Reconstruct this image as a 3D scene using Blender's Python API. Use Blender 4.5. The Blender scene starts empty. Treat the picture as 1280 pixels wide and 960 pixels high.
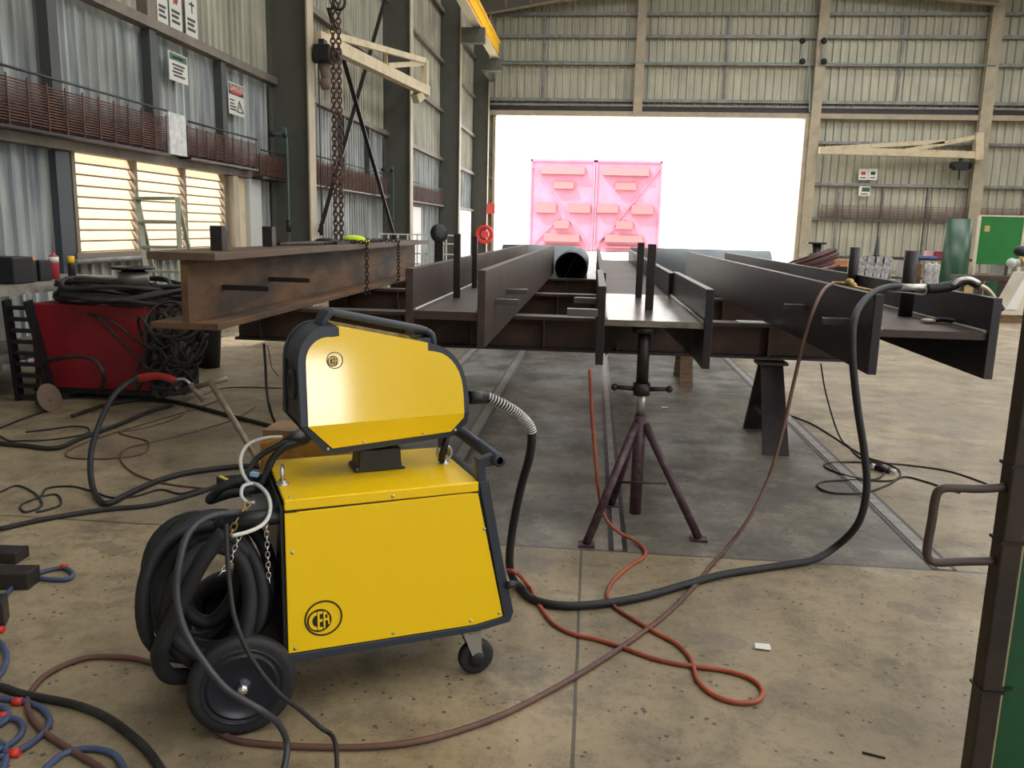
import bpy, bmesh, math, random
from mathutils import Vector, Matrix
random.seed(7)
SC = bpy.context.scene
COL = SC.collection
R = math.radians
PI = math.pi

# ------------------------------------------------------------------ camera
FPX, CX, CY = 1035.0, 640.0, 480.0
CAM = Vector((0, 0, 1.5))
def _axes():
    yv = Vector((743 - CX, 288 - CY, FPX)).normalized()
    rl = math.atan2(140, 5900)
    d = Vector((math.cos(rl), math.sin(rl), 0))
    n = yv.cross(d).normalized()
    if n.y < 0: n = -n
    x = n.cross(yv)
    if x.x < 0: x = -x
    return x, yv, -n
AX = _axes()
def at(px, py, X=None, Y=None, Z=None):
    c = Vector((px - CX, py - CY, FPX))
    r = Vector((AX[0].dot(c), AX[1].dot(c), AX[2].dot(c)))
    if X is not None: t = (X - CAM.x) / r.x
    elif Y is not None: t = (Y - CAM.y) / r.y
    else: t = (Z - CAM.z) / r.z
    return CAM + r * t
cam = bpy.data.cameras.new('camera'); cam.sensor_width = 36; cam.lens = FPX / 1280 * 36
cam.clip_end = 500
co = bpy.data.objects.new('camera', cam); COL.objects.link(co)
right = Vector((AX[0].x, AX[1].x, AX[2].x)); downv = Vector((AX[0].y, AX[1].y, AX[2].y)); fwd = Vector((AX[0].z, AX[1].z, AX[2].z))
M = Matrix((right, -downv, -fwd)).transposed().to_4x4(); M.translation = CAM
co.matrix_world = M
SC.camera = co

# ------------------------------------------------------------------ materials
MATS = {}
def lin(c):
    return tuple(((v/255)/12.92 if v/255 <= .04045 else ((v/255+.055)/1.055)**2.4) for v in c)
def mat(name, rgb, rough=.5, metal=0.0, spot=None, scale=6, amt=.5, bump=0, stretch=(1,1,1), coat=0, coat_rough=.1, spec=.5, detail=6, trans=0, lo=.35, hi=.65, aniso_scale2=None):
    if name in MATS: return MATS[name]
    m = bpy.data.materials.new(name); m.use_nodes = True
    nt = m.node_tree; b = nt.nodes['Principled BSDF']
    b.inputs['Base Color'].default_value = (*lin(rgb), 1)
    b.inputs['Roughness'].default_value = rough; b.inputs['Metallic'].default_value = metal
    b.inputs['Specular IOR Level'].default_value = spec
    if coat: b.inputs['Coat Weight'].default_value = coat; b.inputs['Coat Roughness'].default_value = coat_rough
    if trans: b.inputs['Transmission Weight'].default_value = trans
    if spot or bump:
        tc = nt.nodes.new('ShaderNodeTexCoord'); mp = nt.nodes.new('ShaderNodeMapping')
        mp.inputs['Scale'].default_value = stretch
        nt.links.new(tc.outputs['Object'], mp.inputs['Vector'])
        ns = nt.nodes.new('ShaderNodeTexNoise'); ns.inputs['Scale'].default_value = scale; ns.inputs['Detail'].default_value = detail
        ns.inputs['Roughness'].default_value = .65
        nt.links.new(mp.outputs[0], ns.inputs['Vector'])
        if spot:
            cr = nt.nodes.new('ShaderNodeValToRGB'); cr.color_ramp.elements[0].position = lo; cr.color_ramp.elements[1].position = hi
            cr.color_ramp.elements[0].color = (*lin(rgb), 1); cr.color_ramp.elements[1].color = (*lin(spot), 1)
            nt.links.new(ns.outputs['Fac'], cr.inputs['Fac']); nt.links.new(cr.outputs['Color'], b.inputs['Base Color'])
        if bump:
            bp = nt.nodes.new('ShaderNodeBump'); bp.inputs['Strength'].default_value = bump; bp.inputs['Distance'].default_value = .01
            nt.links.new(ns.outputs['Fac'], bp.inputs['Height']); nt.links.new(bp.outputs['Normal'], b.inputs['Normal'])
    MATS[name] = m; return m
def emis(name, rgb, s):
    m = bpy.data.materials.new(name); m.use_nodes = True; nt = m.node_tree; nt.nodes.clear()
    e = nt.nodes.new('ShaderNodeEmission'); o = nt.nodes.new('ShaderNodeOutputMaterial')
    e.inputs['Color'].default_value = (*rgb, 1); e.inputs['Strength'].default_value = s
    nt.links.new(e.outputs[0], o.inputs[0]); return m

M_YEL = mat('yellow_paint', (248, 206, 0), .42, coat=1.0, coat_rough=.085, spec=.5)
M_YELB = mat('yellow_body_paint', (252, 208, 0), .38, coat=.25, coat_rough=.2, spec=.4)
M_YEL.node_tree.nodes['Principled BSDF'].inputs['Coat IOR'].default_value = 1.9
M_BLK = mat('black_paint', (24, 27, 32), .45, spot=(20, 22, 26), scale=30)
M_FRM = mat('slate_frame', (44, 52, 64), .42)
M_RUB = mat('black_rubber', (22, 24, 28), .6, spot=(34, 34, 36), scale=20)
M_RUBD = mat('dusty_rubber', (32, 31, 31), .7, spot=(62, 56, 48), scale=9, lo=.45, hi=.8)
M_TYRE = mat('tyre_rubber', (26, 28, 33), .6, spot=(50, 47, 42), scale=6, lo=.5, hi=.8)
M_RIM = mat('wheel_rim', (20, 26, 38), .28)
M_ZINC = mat('zinc', (190, 190, 188), .35, .9)
M_CHR = mat('chrome', (225, 225, 225), .15, 1)
M_HOSE = mat('hose_cover', (27, 29, 34), .65, spot=(20, 22, 26), scale=25)
M_ORG = mat('orange_hose', (184, 92, 62), .5, spot=(124, 66, 54), scale=2.5)
M_BRN = mat('brown_hose', (108, 74, 62), .55, spot=(86, 62, 56), scale=6)
M_BLUE = mat('blue_hose', (72, 88, 122), .5, spot=(60, 72, 100), scale=8)
M_RED = mat('red_plastic', (170, 34, 30), .45, spot=(130, 30, 26), scale=12)
M_RTAPE = mat('red_tape', (205, 50, 40), .5)
M_WHT = mat('white_hose', (205, 205, 200), .4)
M_RUST = mat('rusty_steel', (86, 68, 56), .55, .2, spot=(60, 54, 54), scale=3.5, amt=.5, bump=.1, stretch=(1.5, .5, 1.5))
M_RUST2 = mat('orange_rust_steel', (116, 84, 56), .6, .15, spot=(66, 56, 50), scale=2.2, bump=.1, stretch=(1.5, .6, 2), lo=.42, hi=.6)
M_MILL = mat('mill_steel', (50, 50, 56), .42, .5, spot=(66, 56, 54), scale=4, bump=.08, stretch=(1.5, .5, 1.5), lo=.4, hi=.7)
M_PLATE = mat('bright_plate', (176, 170, 164), .26, .7, spot=(108, 100, 96), scale=7, bump=.08)
M_DSTEEL = mat('dark_steel', (44, 42, 46), .45, .4, spot=(62, 54, 52), scale=8)
M_STAND = mat('maroon_stand', (74, 52, 60), .5, .2, spot=(120, 106, 108), scale=18, lo=.5, hi=.75)
M_COLUMN = mat('column_paint', (92, 92, 84), .55, spot=(80, 82, 76), scale=2)
M_BEIGE = mat('beige_paint', (186, 172, 146), .55, spot=(160, 150, 132), scale=2)
M_CREAM = mat('cream_paint', (206, 192, 160), .5, spot=(168, 142, 110), scale=3, lo=.5, hi=.8)
M_GALV = mat('galvanised', (150, 150, 146), .5, .3, spot=(116, 116, 114), scale=4)
M_GIRT = mat('girt_paint', (128, 118, 106), .6, spot=(98, 90, 84), scale=3)
M_YRAIL = mat('crane_yellow', (250, 196, 20), .5)
M_GREEN = mat('green_sheet', (0, 120, 40), .55, spot=(0, 104, 34), scale=3)
M_DGREEN = mat('dark_green_sheet', (40, 74, 52), .3, spot=(48, 84, 62), scale=4)
M_NGREEN = mat('near_green_sheet', (14, 72, 44), .5, spot=(18, 84, 52), scale=5)
M_WOOD = mat('timber', (128, 100, 72), .75, spot=(92, 70, 52), scale=6, stretch=(1, 1, 6))
M_PAPER = mat('white_card', (228, 228, 222), .6)
M_SIGN = mat('sign_white', (205, 205, 196), .55)
M_SIGNR = mat('sign_red', (186, 60, 50), .55)
M_SIGNG = mat('sign_green', (58, 92, 72), .55)
M_SIGNK = mat('sign_black', (50, 48, 50), .55)
M_REDBOX = mat('red_cabinet', (150, 24, 36), .5, spot=(120, 20, 30), scale=3)
M_LADDER = mat('ladder_green', (150, 160, 128), .5, spot=(176, 178, 160), scale=6)
M_HIVIS = mat('hivis', (210, 235, 30), .6)
M_SHELF = mat('shelf_steel', (158, 154, 140), .6, spot=(110, 104, 94), scale=7)
M_BRONZE = mat('brass', (176, 146, 92), .4, .7)
M_CHAIN = mat('chain_rust', (110, 78, 62), .5, .5, spot=(70, 56, 50), scale=40)
M_CHAIND = mat('chain_dark', (58, 50, 48), .5, .5)
M_MESH = mat('mesh_rust', (112, 74, 62), .7, spot=(82, 60, 54), scale=8)
M_PVCT = mat('clear_bag', (190, 192, 198), .35, spot=(120, 112, 104), scale=14)
M_GATE = mat('gate_red', (132, 72, 88), .6, spot=(142, 84, 104), scale=.6)
M_GATED = mat('gate_red_louvre', (112, 54, 54), .6)
M_PIPE = mat('pipe_steel', (120, 128, 134), .5, .2)
M_PIPEIN = mat('pipe_inside', (40, 42, 50), .7)

def corr_mat(name, a, b, c):
    m = bpy.data.materials.new(name); m.use_nodes = True; nt = m.node_tree; bs = nt.nodes['Principled BSDF']
    bs.inputs['Roughness'].default_value = .5; bs.inputs['Metallic'].default_value = .15
    tc = nt.nodes.new('ShaderNodeTexCoord')
    mp = nt.nodes.new('ShaderNodeMapping'); mp.inputs['Scale'].default_value = (2.2, 2.2, .22)
    n1 = nt.nodes.new('ShaderNodeTexNoise'); n1.inputs['Scale'].default_value = 2.5; n1.inputs['Detail'].default_value = 5
    n2 = nt.nodes.new('ShaderNodeTexNoise'); n2.inputs['Scale'].default_value = .7; n2.inputs['Detail'].default_value = 3
    nt.links.new(tc.outputs['Object'], mp.inputs[0]); nt.links.new(mp.outputs[0], n1.inputs['Vector']); nt.links.new(tc.outputs['Object'], n2.inputs['Vector'])
    r1 = nt.nodes.new('ShaderNodeValToRGB'); r1.color_ramp.elements[0].position = .36; r1.color_ramp.elements[1].position = .64
    r1.color_ramp.elements[0].color = (*lin(a), 1); r1.color_ramp.elements[1].color = (*lin(b), 1)
    mx = nt.nodes.new('ShaderNodeMixRGB'); mx.inputs[2].default_value = (*lin(c), 1)
    r2 = nt.nodes.new('ShaderNodeMapRange'); r2.inputs[1].default_value = .45; r2.inputs[2].default_value = .75; r2.inputs[4].default_value = .7
    nt.links.new(n1.outputs['Fac'], r1.inputs['Fac']); nt.links.new(r1.outputs[0], mx.inputs[1])
    nt.links.new(n2.outputs['Fac'], r2.inputs[0]); nt.links.new(r2.outputs[0], mx.inputs[0]); nt.links.new(mx.outputs[0], bs.inputs['Base Color'])
    return m
M_CORL = corr_mat('silver_sheeting', (112, 122, 128), (184, 188, 186), (116, 116, 104))
M_CORU = corr_mat('beige_sheeting', (150, 150, 134), (186, 184, 168), (128, 126, 112))
M_CORE = corr_mat('end_sheeting', (176, 174, 156), (196, 193, 172), (160, 158, 144))

def floor_mat():
    m = bpy.data.materials.new('concrete'); m.use_nodes = True; nt = m.node_tree; bs = nt.nodes['Principled BSDF']
    N = nt.nodes.new; L = nt.links.new
    tc = N('ShaderNodeTexCoord'); sp = N('ShaderNodeSeparateXYZ'); L(tc.outputs['Object'], sp.inputs[0])
    def noise(s, d=6, st=(1, 1, 1), rough=.6):
        mp = N('ShaderNodeMapping'); mp.inputs['Scale'].default_value = st; L(tc.outputs['Object'], mp.inputs[0])
        n = N('ShaderNodeTexNoise'); n.inputs['Scale'].default_value = s; n.inputs['Detail'].default_value = d; n.inputs['Roughness'].default_value = rough
        L(mp.outputs[0], n.inputs['Vector']); return n.outputs['Fac']
    def rng(v, a, b, c=0, d=1):
        r = N('ShaderNodeMapRange'); r.inputs[1].default_value = a; r.inputs[2].default_value = b; r.inputs[3].default_value = c; r.inputs[4].default_value = d; L(v, r.inputs[0]); return r.outputs[0]
    def mth(op, a, b):
        n = N('ShaderNodeMath'); n.operation = op
        for i, v in enumerate((a, b)):
            if isinstance(v, (int, float)): n.inputs[i].default_value = v
            else: L(v, n.inputs[i])
        return n.outputs[0]
    def mix(f, a, b):
        n = N('ShaderNodeMixRGB')
        if isinstance(f, (int, float)): n.inputs[0].default_value = f
        else: L(f, n.inputs[0])
        for i, v in ((1, a), (2, b)):
            if isinstance(v, tuple): n.inputs[i].default_value = (*lin(v), 1)
            else: L(v, n.inputs[i])
        return n.outputs[0]
    tan = mix(rng(noise(1.3), .38, .62), (170, 153, 122), (142, 126, 99))
    tan = mix(rng(noise(5, 8), .48, .68, 0, .7), tan, (104, 94, 78))
    tan = mix(rng(noise(2.6, 9, rough=.75), .54, .64, 0, .6), tan, (88, 81, 72))
    tan = mix(rng(noise(1.9, 3), .60, .615, 0, .35), tan, (84, 78, 72))
    tan = mix(rng(noise(.45, 4), .42, .62, 0, .5), tan, (116, 104, 84))
    grey = mix(rng(noise(1.1, 8), .38, .62), (116, 110, 97), (88, 84, 78))
    grey = mix(rng(noise(4, 9, rough=.75), .48, .66, 0, .8), grey, (148, 138, 118))
    grey = mix(rng(noise(7, 9, rough=.8), .52, .62, 0, .6), grey, (74, 70, 66))
    wob = mth('MULTIPLY', mth('SUBTRACT', noise(3), .5), .10)
    Xw = mth('ADD', sp.outputs['X'], wob); Yv = sp.outputs['Y']
    slab_and_shade = mth('MULTIPLY', mth('GREATER_THAN', Yv, 3.76), mth('MULTIPLY', mth('LESS_THAN', sp.outputs['X'], 1.62), rng(Xw, -2.6, -1.3)))  # grey slab; its soft fade to the left paints in the beams' shadow
    col = mix(slab_and_shade, tan, grey)
    col = mix(rng(noise(30, 10, rough=.8), .5, .66, 0, .45), col, (80, 72, 60))
    # joints
    j1 = mth('MULTIPLY', mth('LESS_THAN', mth('ABSOLUTE', mth('ADD', sp.outputs['X'], mth('MULTIPLY', wob, .12)), 0), .006), mth('LESS_THAN', Yv, 3.76))
    j2 = mth('LESS_THAN', mth('ABSOLUTE', mth('SUBTRACT', mth('ADD', Yv, mth('MULTIPLY', wob, .3)), 3.76), 0), .008)
    jj = mth('MULTIPLY', mth('MAXIMUM', j1, j2), .75)
    col = mix(jj, col, (52, 48, 44))
    # specks and pits
    vo = N('ShaderNodeTexVoronoi'); vo.inputs['Scale'].default_value = 26; L(tc.outputs['Object'], vo.inputs['Vector'])
    spk = mth('MULTIPLY', mth('LESS_THAN', vo.outputs['Distance'], mth('MULTIPLY', noise(11), .36)), mth('GREATER_THAN', noise(8), .52))
    col = mix(mth('MULTIPLY', spk, .8), col, (60, 54, 50))
    vo2 = N('ShaderNodeTexVoronoi'); vo2.inputs['Scale'].default_value = 75; L(tc.outputs['Object'], vo2.inputs['Vector'])
    spk2 = mth('MULTIPLY', mth('LESS_THAN', vo2.outputs['Distance'], .2), mth('GREATER_THAN', noise(5), .5))
    col = mix(mth('MULTIPLY', spk2, .55), col, (66, 60, 54))
    L(col, bs.inputs['Base Color'])
    L(rng(noise(2.2), .35, .7, .42, .7), bs.inputs['Roughness'])
    bp = N('ShaderNodeBump'); bp.inputs['Strength'].default_value = .25; bp.inputs['Distance'].default_value = .01
    L(noise(22, 8), bp.inputs['Height']); L(bp.outputs[0], bs.inputs['Normal'])
    return m
M_FLOOR = floor_mat()
def louvre_mat():
    m = bpy.data.materials.new('translucent_louvre'); m.use_nodes = True; nt = m.node_tree; nt.nodes.clear()
    o = nt.nodes.new('ShaderNodeOutputMaterial'); t = nt.nodes.new('ShaderNodeBsdfTranslucent'); d = nt.nodes.new('ShaderNodeBsdfDiffuse'); mx = nt.nodes.new('ShaderNodeMixShader')
    t.inputs[0].default_value = (.34, .25, .165, 1); d.inputs[0].default_value = (.7, .62, .5, 1); mx.inputs[0].default_value = .1
    nt.links.new(t.outputs[0], mx.inputs[1]); nt.links.new(d.outputs[0], mx.inputs[2]); nt.links.new(mx.outputs[0], o.inputs[0]); return m
M_LOUV = louvre_mat()

# ------------------------------------------------------------------ mesh builder
class MB:
    def __init__(s): s.v = []; s.f = []; s.mi = []; s.sm = []; s.mats = []
    def _m(s, m):
        if m is None: return -1
        if m not in s.mats: s.mats.append(m)
        return s.mats.index(m)
    def add(s, vs, fs, m=None, smooth=False):
        k = len(s.v); s.v += [tuple(p) for p in vs]; i = s._m(m)
        for f in fs: s.f.append([a + k for a in f]); s.mi.append(i); s.sm.append(smooth)
        return s
    def box(s, a, b, m=None):
        x0, y0, z0 = a; x1, y1, z1 = b
        vs = [(x0,y0,z0),(x1,y0,z0),(x1,y1,z0),(x0,y1,z0),(x0,y0,z1),(x1,y0,z1),(x1,y1,z1),(x0,y1,z1)]
        return s.add(vs, [(0,3,2,1),(4,5,6,7),(0,1,5,4),(1,2,6,5),(2,3,7,6),(3,0,4,7)], m)
    def bar(s, p, q, w, h=None, m=None, up=(0,0,1)):
        h = h or w; p = Vector(p); q = Vector(q); d = (q - p).normalized(); u = Vector(up)
        if abs(d.dot(u)) > .98: u = Vector((0, 1, 0))
        a = d.cross(u).normalized(); b = a.cross(d)
        vs = []
        for c in (p, q):
            for i, j in ((-1,-1),(1,-1),(1,1),(-1,1)): vs.append(c + a*(i*w/2) + b*(j*h/2))
        return s.add(vs, [(0,3,2,1),(4,5,6,7),(0,1,5,4),(1,2,6,5),(2,3,7,6),(3,0,4,7)], m)
    def cyl(s, p, q, r, r2=None, n=16, m=None, caps=True):
        r2 = r if r2 is None else r2
        p = Vector(p); q = Vector(q); d = (q - p).normalized(); u = Vector((0,0,1)) if abs(d.z) < .95 else Vector((0,1,0))
        a = d.cross(u).normalized(); b = d.cross(a)
        vs = [c + (a*math.cos(2*PI*i/n) + b*math.sin(2*PI*i/n))*rr for c, rr in ((p, r), (q, r2)) for i in range(n)]
        s.add(vs, [(i, (i+1) % n, n + (i+1) % n, n + i) for i in range(n)], m, True)
        if caps:
            s.add(vs[:n], [tuple(range(n))][::-1], m); s.add(vs[n:], [tuple(range(n))], m)
        return s
    def lathe(s, p, d, prof, n=32, m=None, sm=True):
        # prof: list of (along, radius)
        p = Vector(p); d = Vector(d).normalized(); u = Vector((0,0,1)) if abs(d.z) < .95 else Vector((0,1,0))
        a = d.cross(u).normalized(); b = d.cross(a); vs = []
        for t, r in prof:
            for i in range(n): vs.append(p + d*t + (a*math.cos(2*PI*i/n) + b*math.sin(2*PI*i/n))*r)
        fs = [(k*n+i, k*n+(i+1) % n, (k+1)*n+(i+1) % n, (k+1)*n+i) for k in range(len(prof)-1) for i in range(n)]
        return s.add(vs, fs, m, sm)
    def prism(s, poly, f, t0, t1, m=None):
        # poly 2D points, f(a,b,t)->3D
        n = len(poly)
        vs = [f(a, b, t0) for a, b in poly] + [f(a, b, t1) for a, b in poly]
        return s.add(vs, [tuple(range(n))[::-1], tuple(range(n, 2*n))] + [(i, (i+1) % n, n+(i+1) % n, n+i) for i in range(n)], m)
    def tube(s, pts, r, n=10, m=None, closed=False):
        pts = [Vector(p) for p in pts]; N = len(pts); vs = []; prev = None
        for i, p in enumerate(pts):
            if closed: d = (pts[(i+1) % N] - pts[i-1])
            else: d = pts[min(i+1, N-1)] - pts[max(i-1, 0)]
            if d.length < 1e-7: d = Vector((0,0,1))
            d.normalize()
            if prev is None:
                u = Vector((0,0,1)) if abs(d.z) < .9 else Vector((1,0,0)); a = d.cross(u).normalized()
            else:
                a = prev - d*prev.dot(d)
                a = a.normalized() if a.length > 1e-6 else d.cross(Vector((0,0,1))).normalized()
            prev = a; b = d.cross(a)
            rr = r(i/(N-1)) if callable(r) else r
            vs += [p + (a*math.cos(2*PI*k/n) + b*math.sin(2*PI*k/n))*rr for k in range(n)]
        M_ = N if closed else N-1
        fs = [(i*n+k, i*n+(k+1) % n, ((i+1) % N)*n+(k+1) % n, ((i+1) % N)*n+k) for i in range(M_) for k in range(n)]
        s.add(vs, fs, m, True)
        if not closed:
            s.add(vs[:n], [tuple(range(n))], m); s.add(vs[-n:], [tuple(range(n))], m)
        return s
    def sphere(s, c, r, n=12, m=None, sc=(1,1,1)):
        prof = []; vs = []; c = Vector(c); k = n//2
        for j in range(k+1):
            a = PI*j/k
            for i in range(n):
                b = 2*PI*i/n; vs.append(c + Vector((math.sin(a)*math.cos(b)*r*sc[0], math.sin(a)*math.sin(b)*r*sc[1], math.cos(a)*r*sc[2])))
        return s.add(vs, [(j*n+i, j*n+(i+1) % n, (j+1)*n+(i+1) % n, (j+1)*n+i) for j in range(k) for i in range(n)], m, True)
    def build(s, name, m, parent=None, bevel=0, **kw):
        me = bpy.data.meshes.new(name); me.from_pydata([tuple(p) for p in s.v], [], s.f)
        if s.mats:
            # index 0 reserved for default
            order = [m] + [x for x in s.mats if x is not m]
            mp = {i: order.index(x) for i, x in enumerate(s.mats)}
            for x in order: me.materials.append(x)
            for p, i, sm in zip(me.polygons, s.mi, s.sm): p.material_index = mp.get(i, 0) if i >= 0 else 0; p.use_smooth = sm
        else:
            me.materials.append(m)
            for p, sm in zip(me.polygons, s.sm): p.use_smooth = sm
        bm = bmesh.new(); bm.from_mesh(me); bmesh.ops.remove_doubles(bm, verts=bm.verts, dist=1e-6)
        bmesh.ops.recalc_face_normals(bm, faces=bm.faces); bm.to_mesh(me); bm.free()
        o = bpy.data.objects.new(name, me); COL.objects.link(o)
        if parent: o.parent = parent
        if bevel:
            b = o.modifiers.new('bevel', 'BEVEL'); b.width = bevel; b.segments = 2; b.limit_method = 'ANGLE'; b.angle_limit = R(40)
        for k, v in kw.items(): o[k] = v
        return o
def thing(name, label, cat, loc=(0,0,0), rz=0, group=None):
    o = bpy.data.objects.new(name, None); COL.objects.link(o); o.location = loc; o.rotation_euler = (0,0,rz); o.empty_display_size = .1
    o['label'] = label; o['category'] = cat
    if group: o['group'] = group
    return o
def tag(o, label, cat, group=None, kind=None):
    o['label'] = label; o['category'] = cat
    if group: o['group'] = group
    if kind: o['kind'] = kind
    return o
def struct(o): o['kind'] = 'structure'; return o
def smooth(P, k=8, closed=False):
    P = [Vector(p) for p in P]; N = len(P); out = []
    rng = range(N) if closed else range(N-1)
    for i in rng:
        p0 = P[i-1] if (closed or i > 0) else P[0]*2 - P[1]
        p1 = P[i]; p2 = P[(i+1) % N]; p3 = P[(i+2) % N] if (closed or i+2 < N) else P[-1]*2 - P[-2]
        for j in range(k):
            t = j/k
            out.append(.5*((2*p1) + (p2-p0)*t + (2*p0-5*p1+4*p2-p3)*t*t + (3*p1-p0-3*p2+p3)*t**3))
    if not closed: out.append(P[-1])
    return out
def pp(L, r=.01):
    """points given on the floor (x,y) or at a distance (x,y,Y)"""
    out = []
    for q in L:
        if len(q) == 2: out.append(at(q[0], q[1], Z=r))
        elif q[2] == 'z': out.append(at(q[0], q[1], Z=q[3]))
        else: out.append(at(q[0], q[1], Y=q[2]))
    return out
def cable(name, L, r, m, label=None, cat='cable', parent=None, n=8, group=None, k=6):
    pts = smooth(pp(L, r), k)
    for p in pts:
        if p.z < r: p.z = r
    o = MB().tube(pts, r, n).build(name, m, parent)
    if label: tag(o, label, cat, group)
    return o

# ------------------------------------------------------------------ setting
WX, EY = -5.8, 40.0
fl = struct(MB().box((-6.2, -16, -.2), (26, EY+.6, 0)).build('floor', M_FLOOR))
ground = struct(MB().box((-80, EY+.61, -.25), (90, 140, -.02)).build('ground_outside', mat('outside_concrete', (205, 200, 190), .8, spot=(180, 176, 166), scale=.5)))
struct(MB().box((26.01, -60, -.25), (90, EY, -.02)).build('ground_outside', MATS['outside_concrete']))
struct(MB().box((-6.2, -80, -.25), (26, -16.05, -.02)).build('ground_outside', MATS['outside_concrete']))
struct(MB().box((-60, -60, -.25), (-6.25, EY+.6, -.02)).build('ground_outside', MATS['outside_concrete']))

def corr(name, a, b, z0, z1, normal, pitch, depth, m, thick=.0):
    """ribbed sheet running from a to b (2D points) between two heights"""
    a = Vector((a[0], a[1], 0)); b = Vector((b[0], b[1], 0)); L = (b-a).length; d = (b-a)/L; nn = Vector((*normal, 0))
    n = max(1, int(L/pitch)); mb = MB(); xs = []
    for i in range(n):
        o = i*pitch
        for t, h in ((0, 0), (.58, 0), (.66, 1), (.86, 1), (.94, 0)): xs.append((o+t*pitch, h*depth))
    xs.append((L, 0)); vs = []
    for t, h in xs:
        p = a + d*min(t, L) + nn*h; vs += [(p.x, p.y, z0), (p.x, p.y, z1)]
    k = len(vs)
    vs += [(x - nn.x*.02, y - nn.y*.02, z) for x, y, z in vs]
    fs = [(2*i, 2*i+2, 2*i+3, 2*i+1) for i in range(len(xs)-1)] + [(k+2*i, k+2*i+1, k+2*i+3, k+2*i+2) for i in range(len(xs)-1)]
    mb.add(vs, fs); return mb
# left wall: lower silver sheets with the louvre opening, upper beige sheets
LY0, LY1, LZ0, LZ1 = 8.83, 12.62, 1.12, 2.22
wl = corr('wall_left', (WX, -16), (WX, LY0-.02), 0, 3.93, (1, 0), .2, .035, M_CORL)
w = corr('', (WX, LY1+.02), (WX, EY), 0, 3.93, (1, 0), .2, .035, M_CORL); wl.add(w.v, w.f)
w = corr('', (WX, LY0-.02), (WX, LY1+.02), 0, LZ0, (1, 0), .2, .035, M_CORL); wl.add(w.v, w.f)
w = corr('', (WX, LY0-.02), (WX, LY1+.02), LZ1, 3.93, (1, 0), .2, .035, M_CORL); wl.add(w.v, w.f)
struct(wl.build('wall_left', M_CORL))
struct(corr('', (WX+.03, -16), (WX+.03, EY), 3.95, 12.5, (1, 0), .2, .045, M_CORU).build('wall_left', M_CORU))
# end wall with the big doorway
DX0, DX1, DZ = -4.75, 9.15, 6.63
we = corr('', (25.9, EY), (DX1, EY), 0, DZ, (0, -1), .35, .09, M_CORE)
w = corr('', (DX0, EY), (WX, EY), 0, DZ, (0, -1), .35, .09, M_CORE); we.add(w.v, w.f)
w = corr('', (25.9, EY), (WX, EY), DZ, 13.2, (0, -1), .35, .09, M_CORE); we.add(w.v, w.f)
struct(we.build('wall_end', M_CORE))
# right wall and wall behind the camera, both with big open doorways
wr = corr('', (25.9, EY), (25.9, 3), 0, 12.5, (-1, 0), .4, .05, M_CORE)
w = corr('', (25.9, -4), (25.9, -16), 0, 12.5, (-1, 0), .4, .05, M_CORE); wr.add(w.v, w.f)
w = corr('', (25.9, 3), (25.9, -4), 6, 12.5, (-1, 0), .4, .05, M_CORE); wr.add(w.v, w.f)
struct(wr.build('wall_right', M_CORE))
wb = corr('', (WX, -16), (10.0, -16), 0, 12.5, (0, 1), .4, .05, M_CORE)
w = corr('', (20.4, -16), (25.9, -16), 0, 12.5, (0, 1), .4, .05, M_CORE); wb.add(w.v, w.f)
w = corr('', (10.0, -16), (20.4, -16), 2.9, 12.5, (0, 1), .4, .05, M_CORE); wb.add(w.v, w.f)
struct(wb.build('wall_back', M_CORE))
# roof
rf = MB()
RX, RZ0, RZ1 = 5.8, 11.9, 13.1
SKY = [(-12, -9), (-5, -2), (2, 5), (9, 12), (16, 19), (23, 26), (30, 33)]
def roofz(x): return RZ0 + (RZ1-RZ0)*(1 - abs(x-RX)/(RX-WX))
rf.add([(WX, -16, roofz(WX)), (RX, -16, RZ1), (RX, EY, RZ1), (WX, EY, roofz(WX))], [(0,1,2,3)])
rf.add([(RX, -16, RZ1), (26, -16, 11.1), (26, EY, 11.1), (RX, EY, RZ1)], [(0,1,2,3)])
struct(rf.build('ceiling', mat('roof_sheet', (120, 120, 116), .6)))
M_SKYL = emis('skylight_sheet', (1.0, .99, .98), 6.8)
sk = MB()
for y0, y1 in SKY:
    for x0, x1 in ((.5, 3.5), (7.5, 15.5), (17, 22)) + (((-4, -1),) if y0 > 15 else ()):  # far left panels are added to brighten the walls near the doorway
        zz = [min(roofz(x), RZ1) - .05 if x < RX else RZ1 - (x-RX)*(2.0/20.2) - .05 for x in (x0, x1)]
        sk.add([(x0, y0, zz[0]), (x1, y0, zz[1]), (x1, y1, zz[1]), (x0, y1, zz[0])], [(0,1,2,3)])
struct(sk.build('ceiling_skylight', M_SKYL))
# girts along the left wall
tr = MB()
for z in (2.27, 3.92, 5.6, 7.3, 9.0, 10.6): tr.box((WX+.04, -16, z-.06), (WX+.2, EY-.1, z+.06))
struct(tr.build('trim_1', M_GIRT))
st = MB()
for y in (4.4, 6.5, 8.56, 10.57, 12.6, 16.8, 18.8, 20.9): st.box((WX+.04, y-.08, 2.33), (WX+.16, y+.08, 3.86))
struct(st.build('trim_2', mat('dark_stud', (70, 74, 74), .6)))
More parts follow.
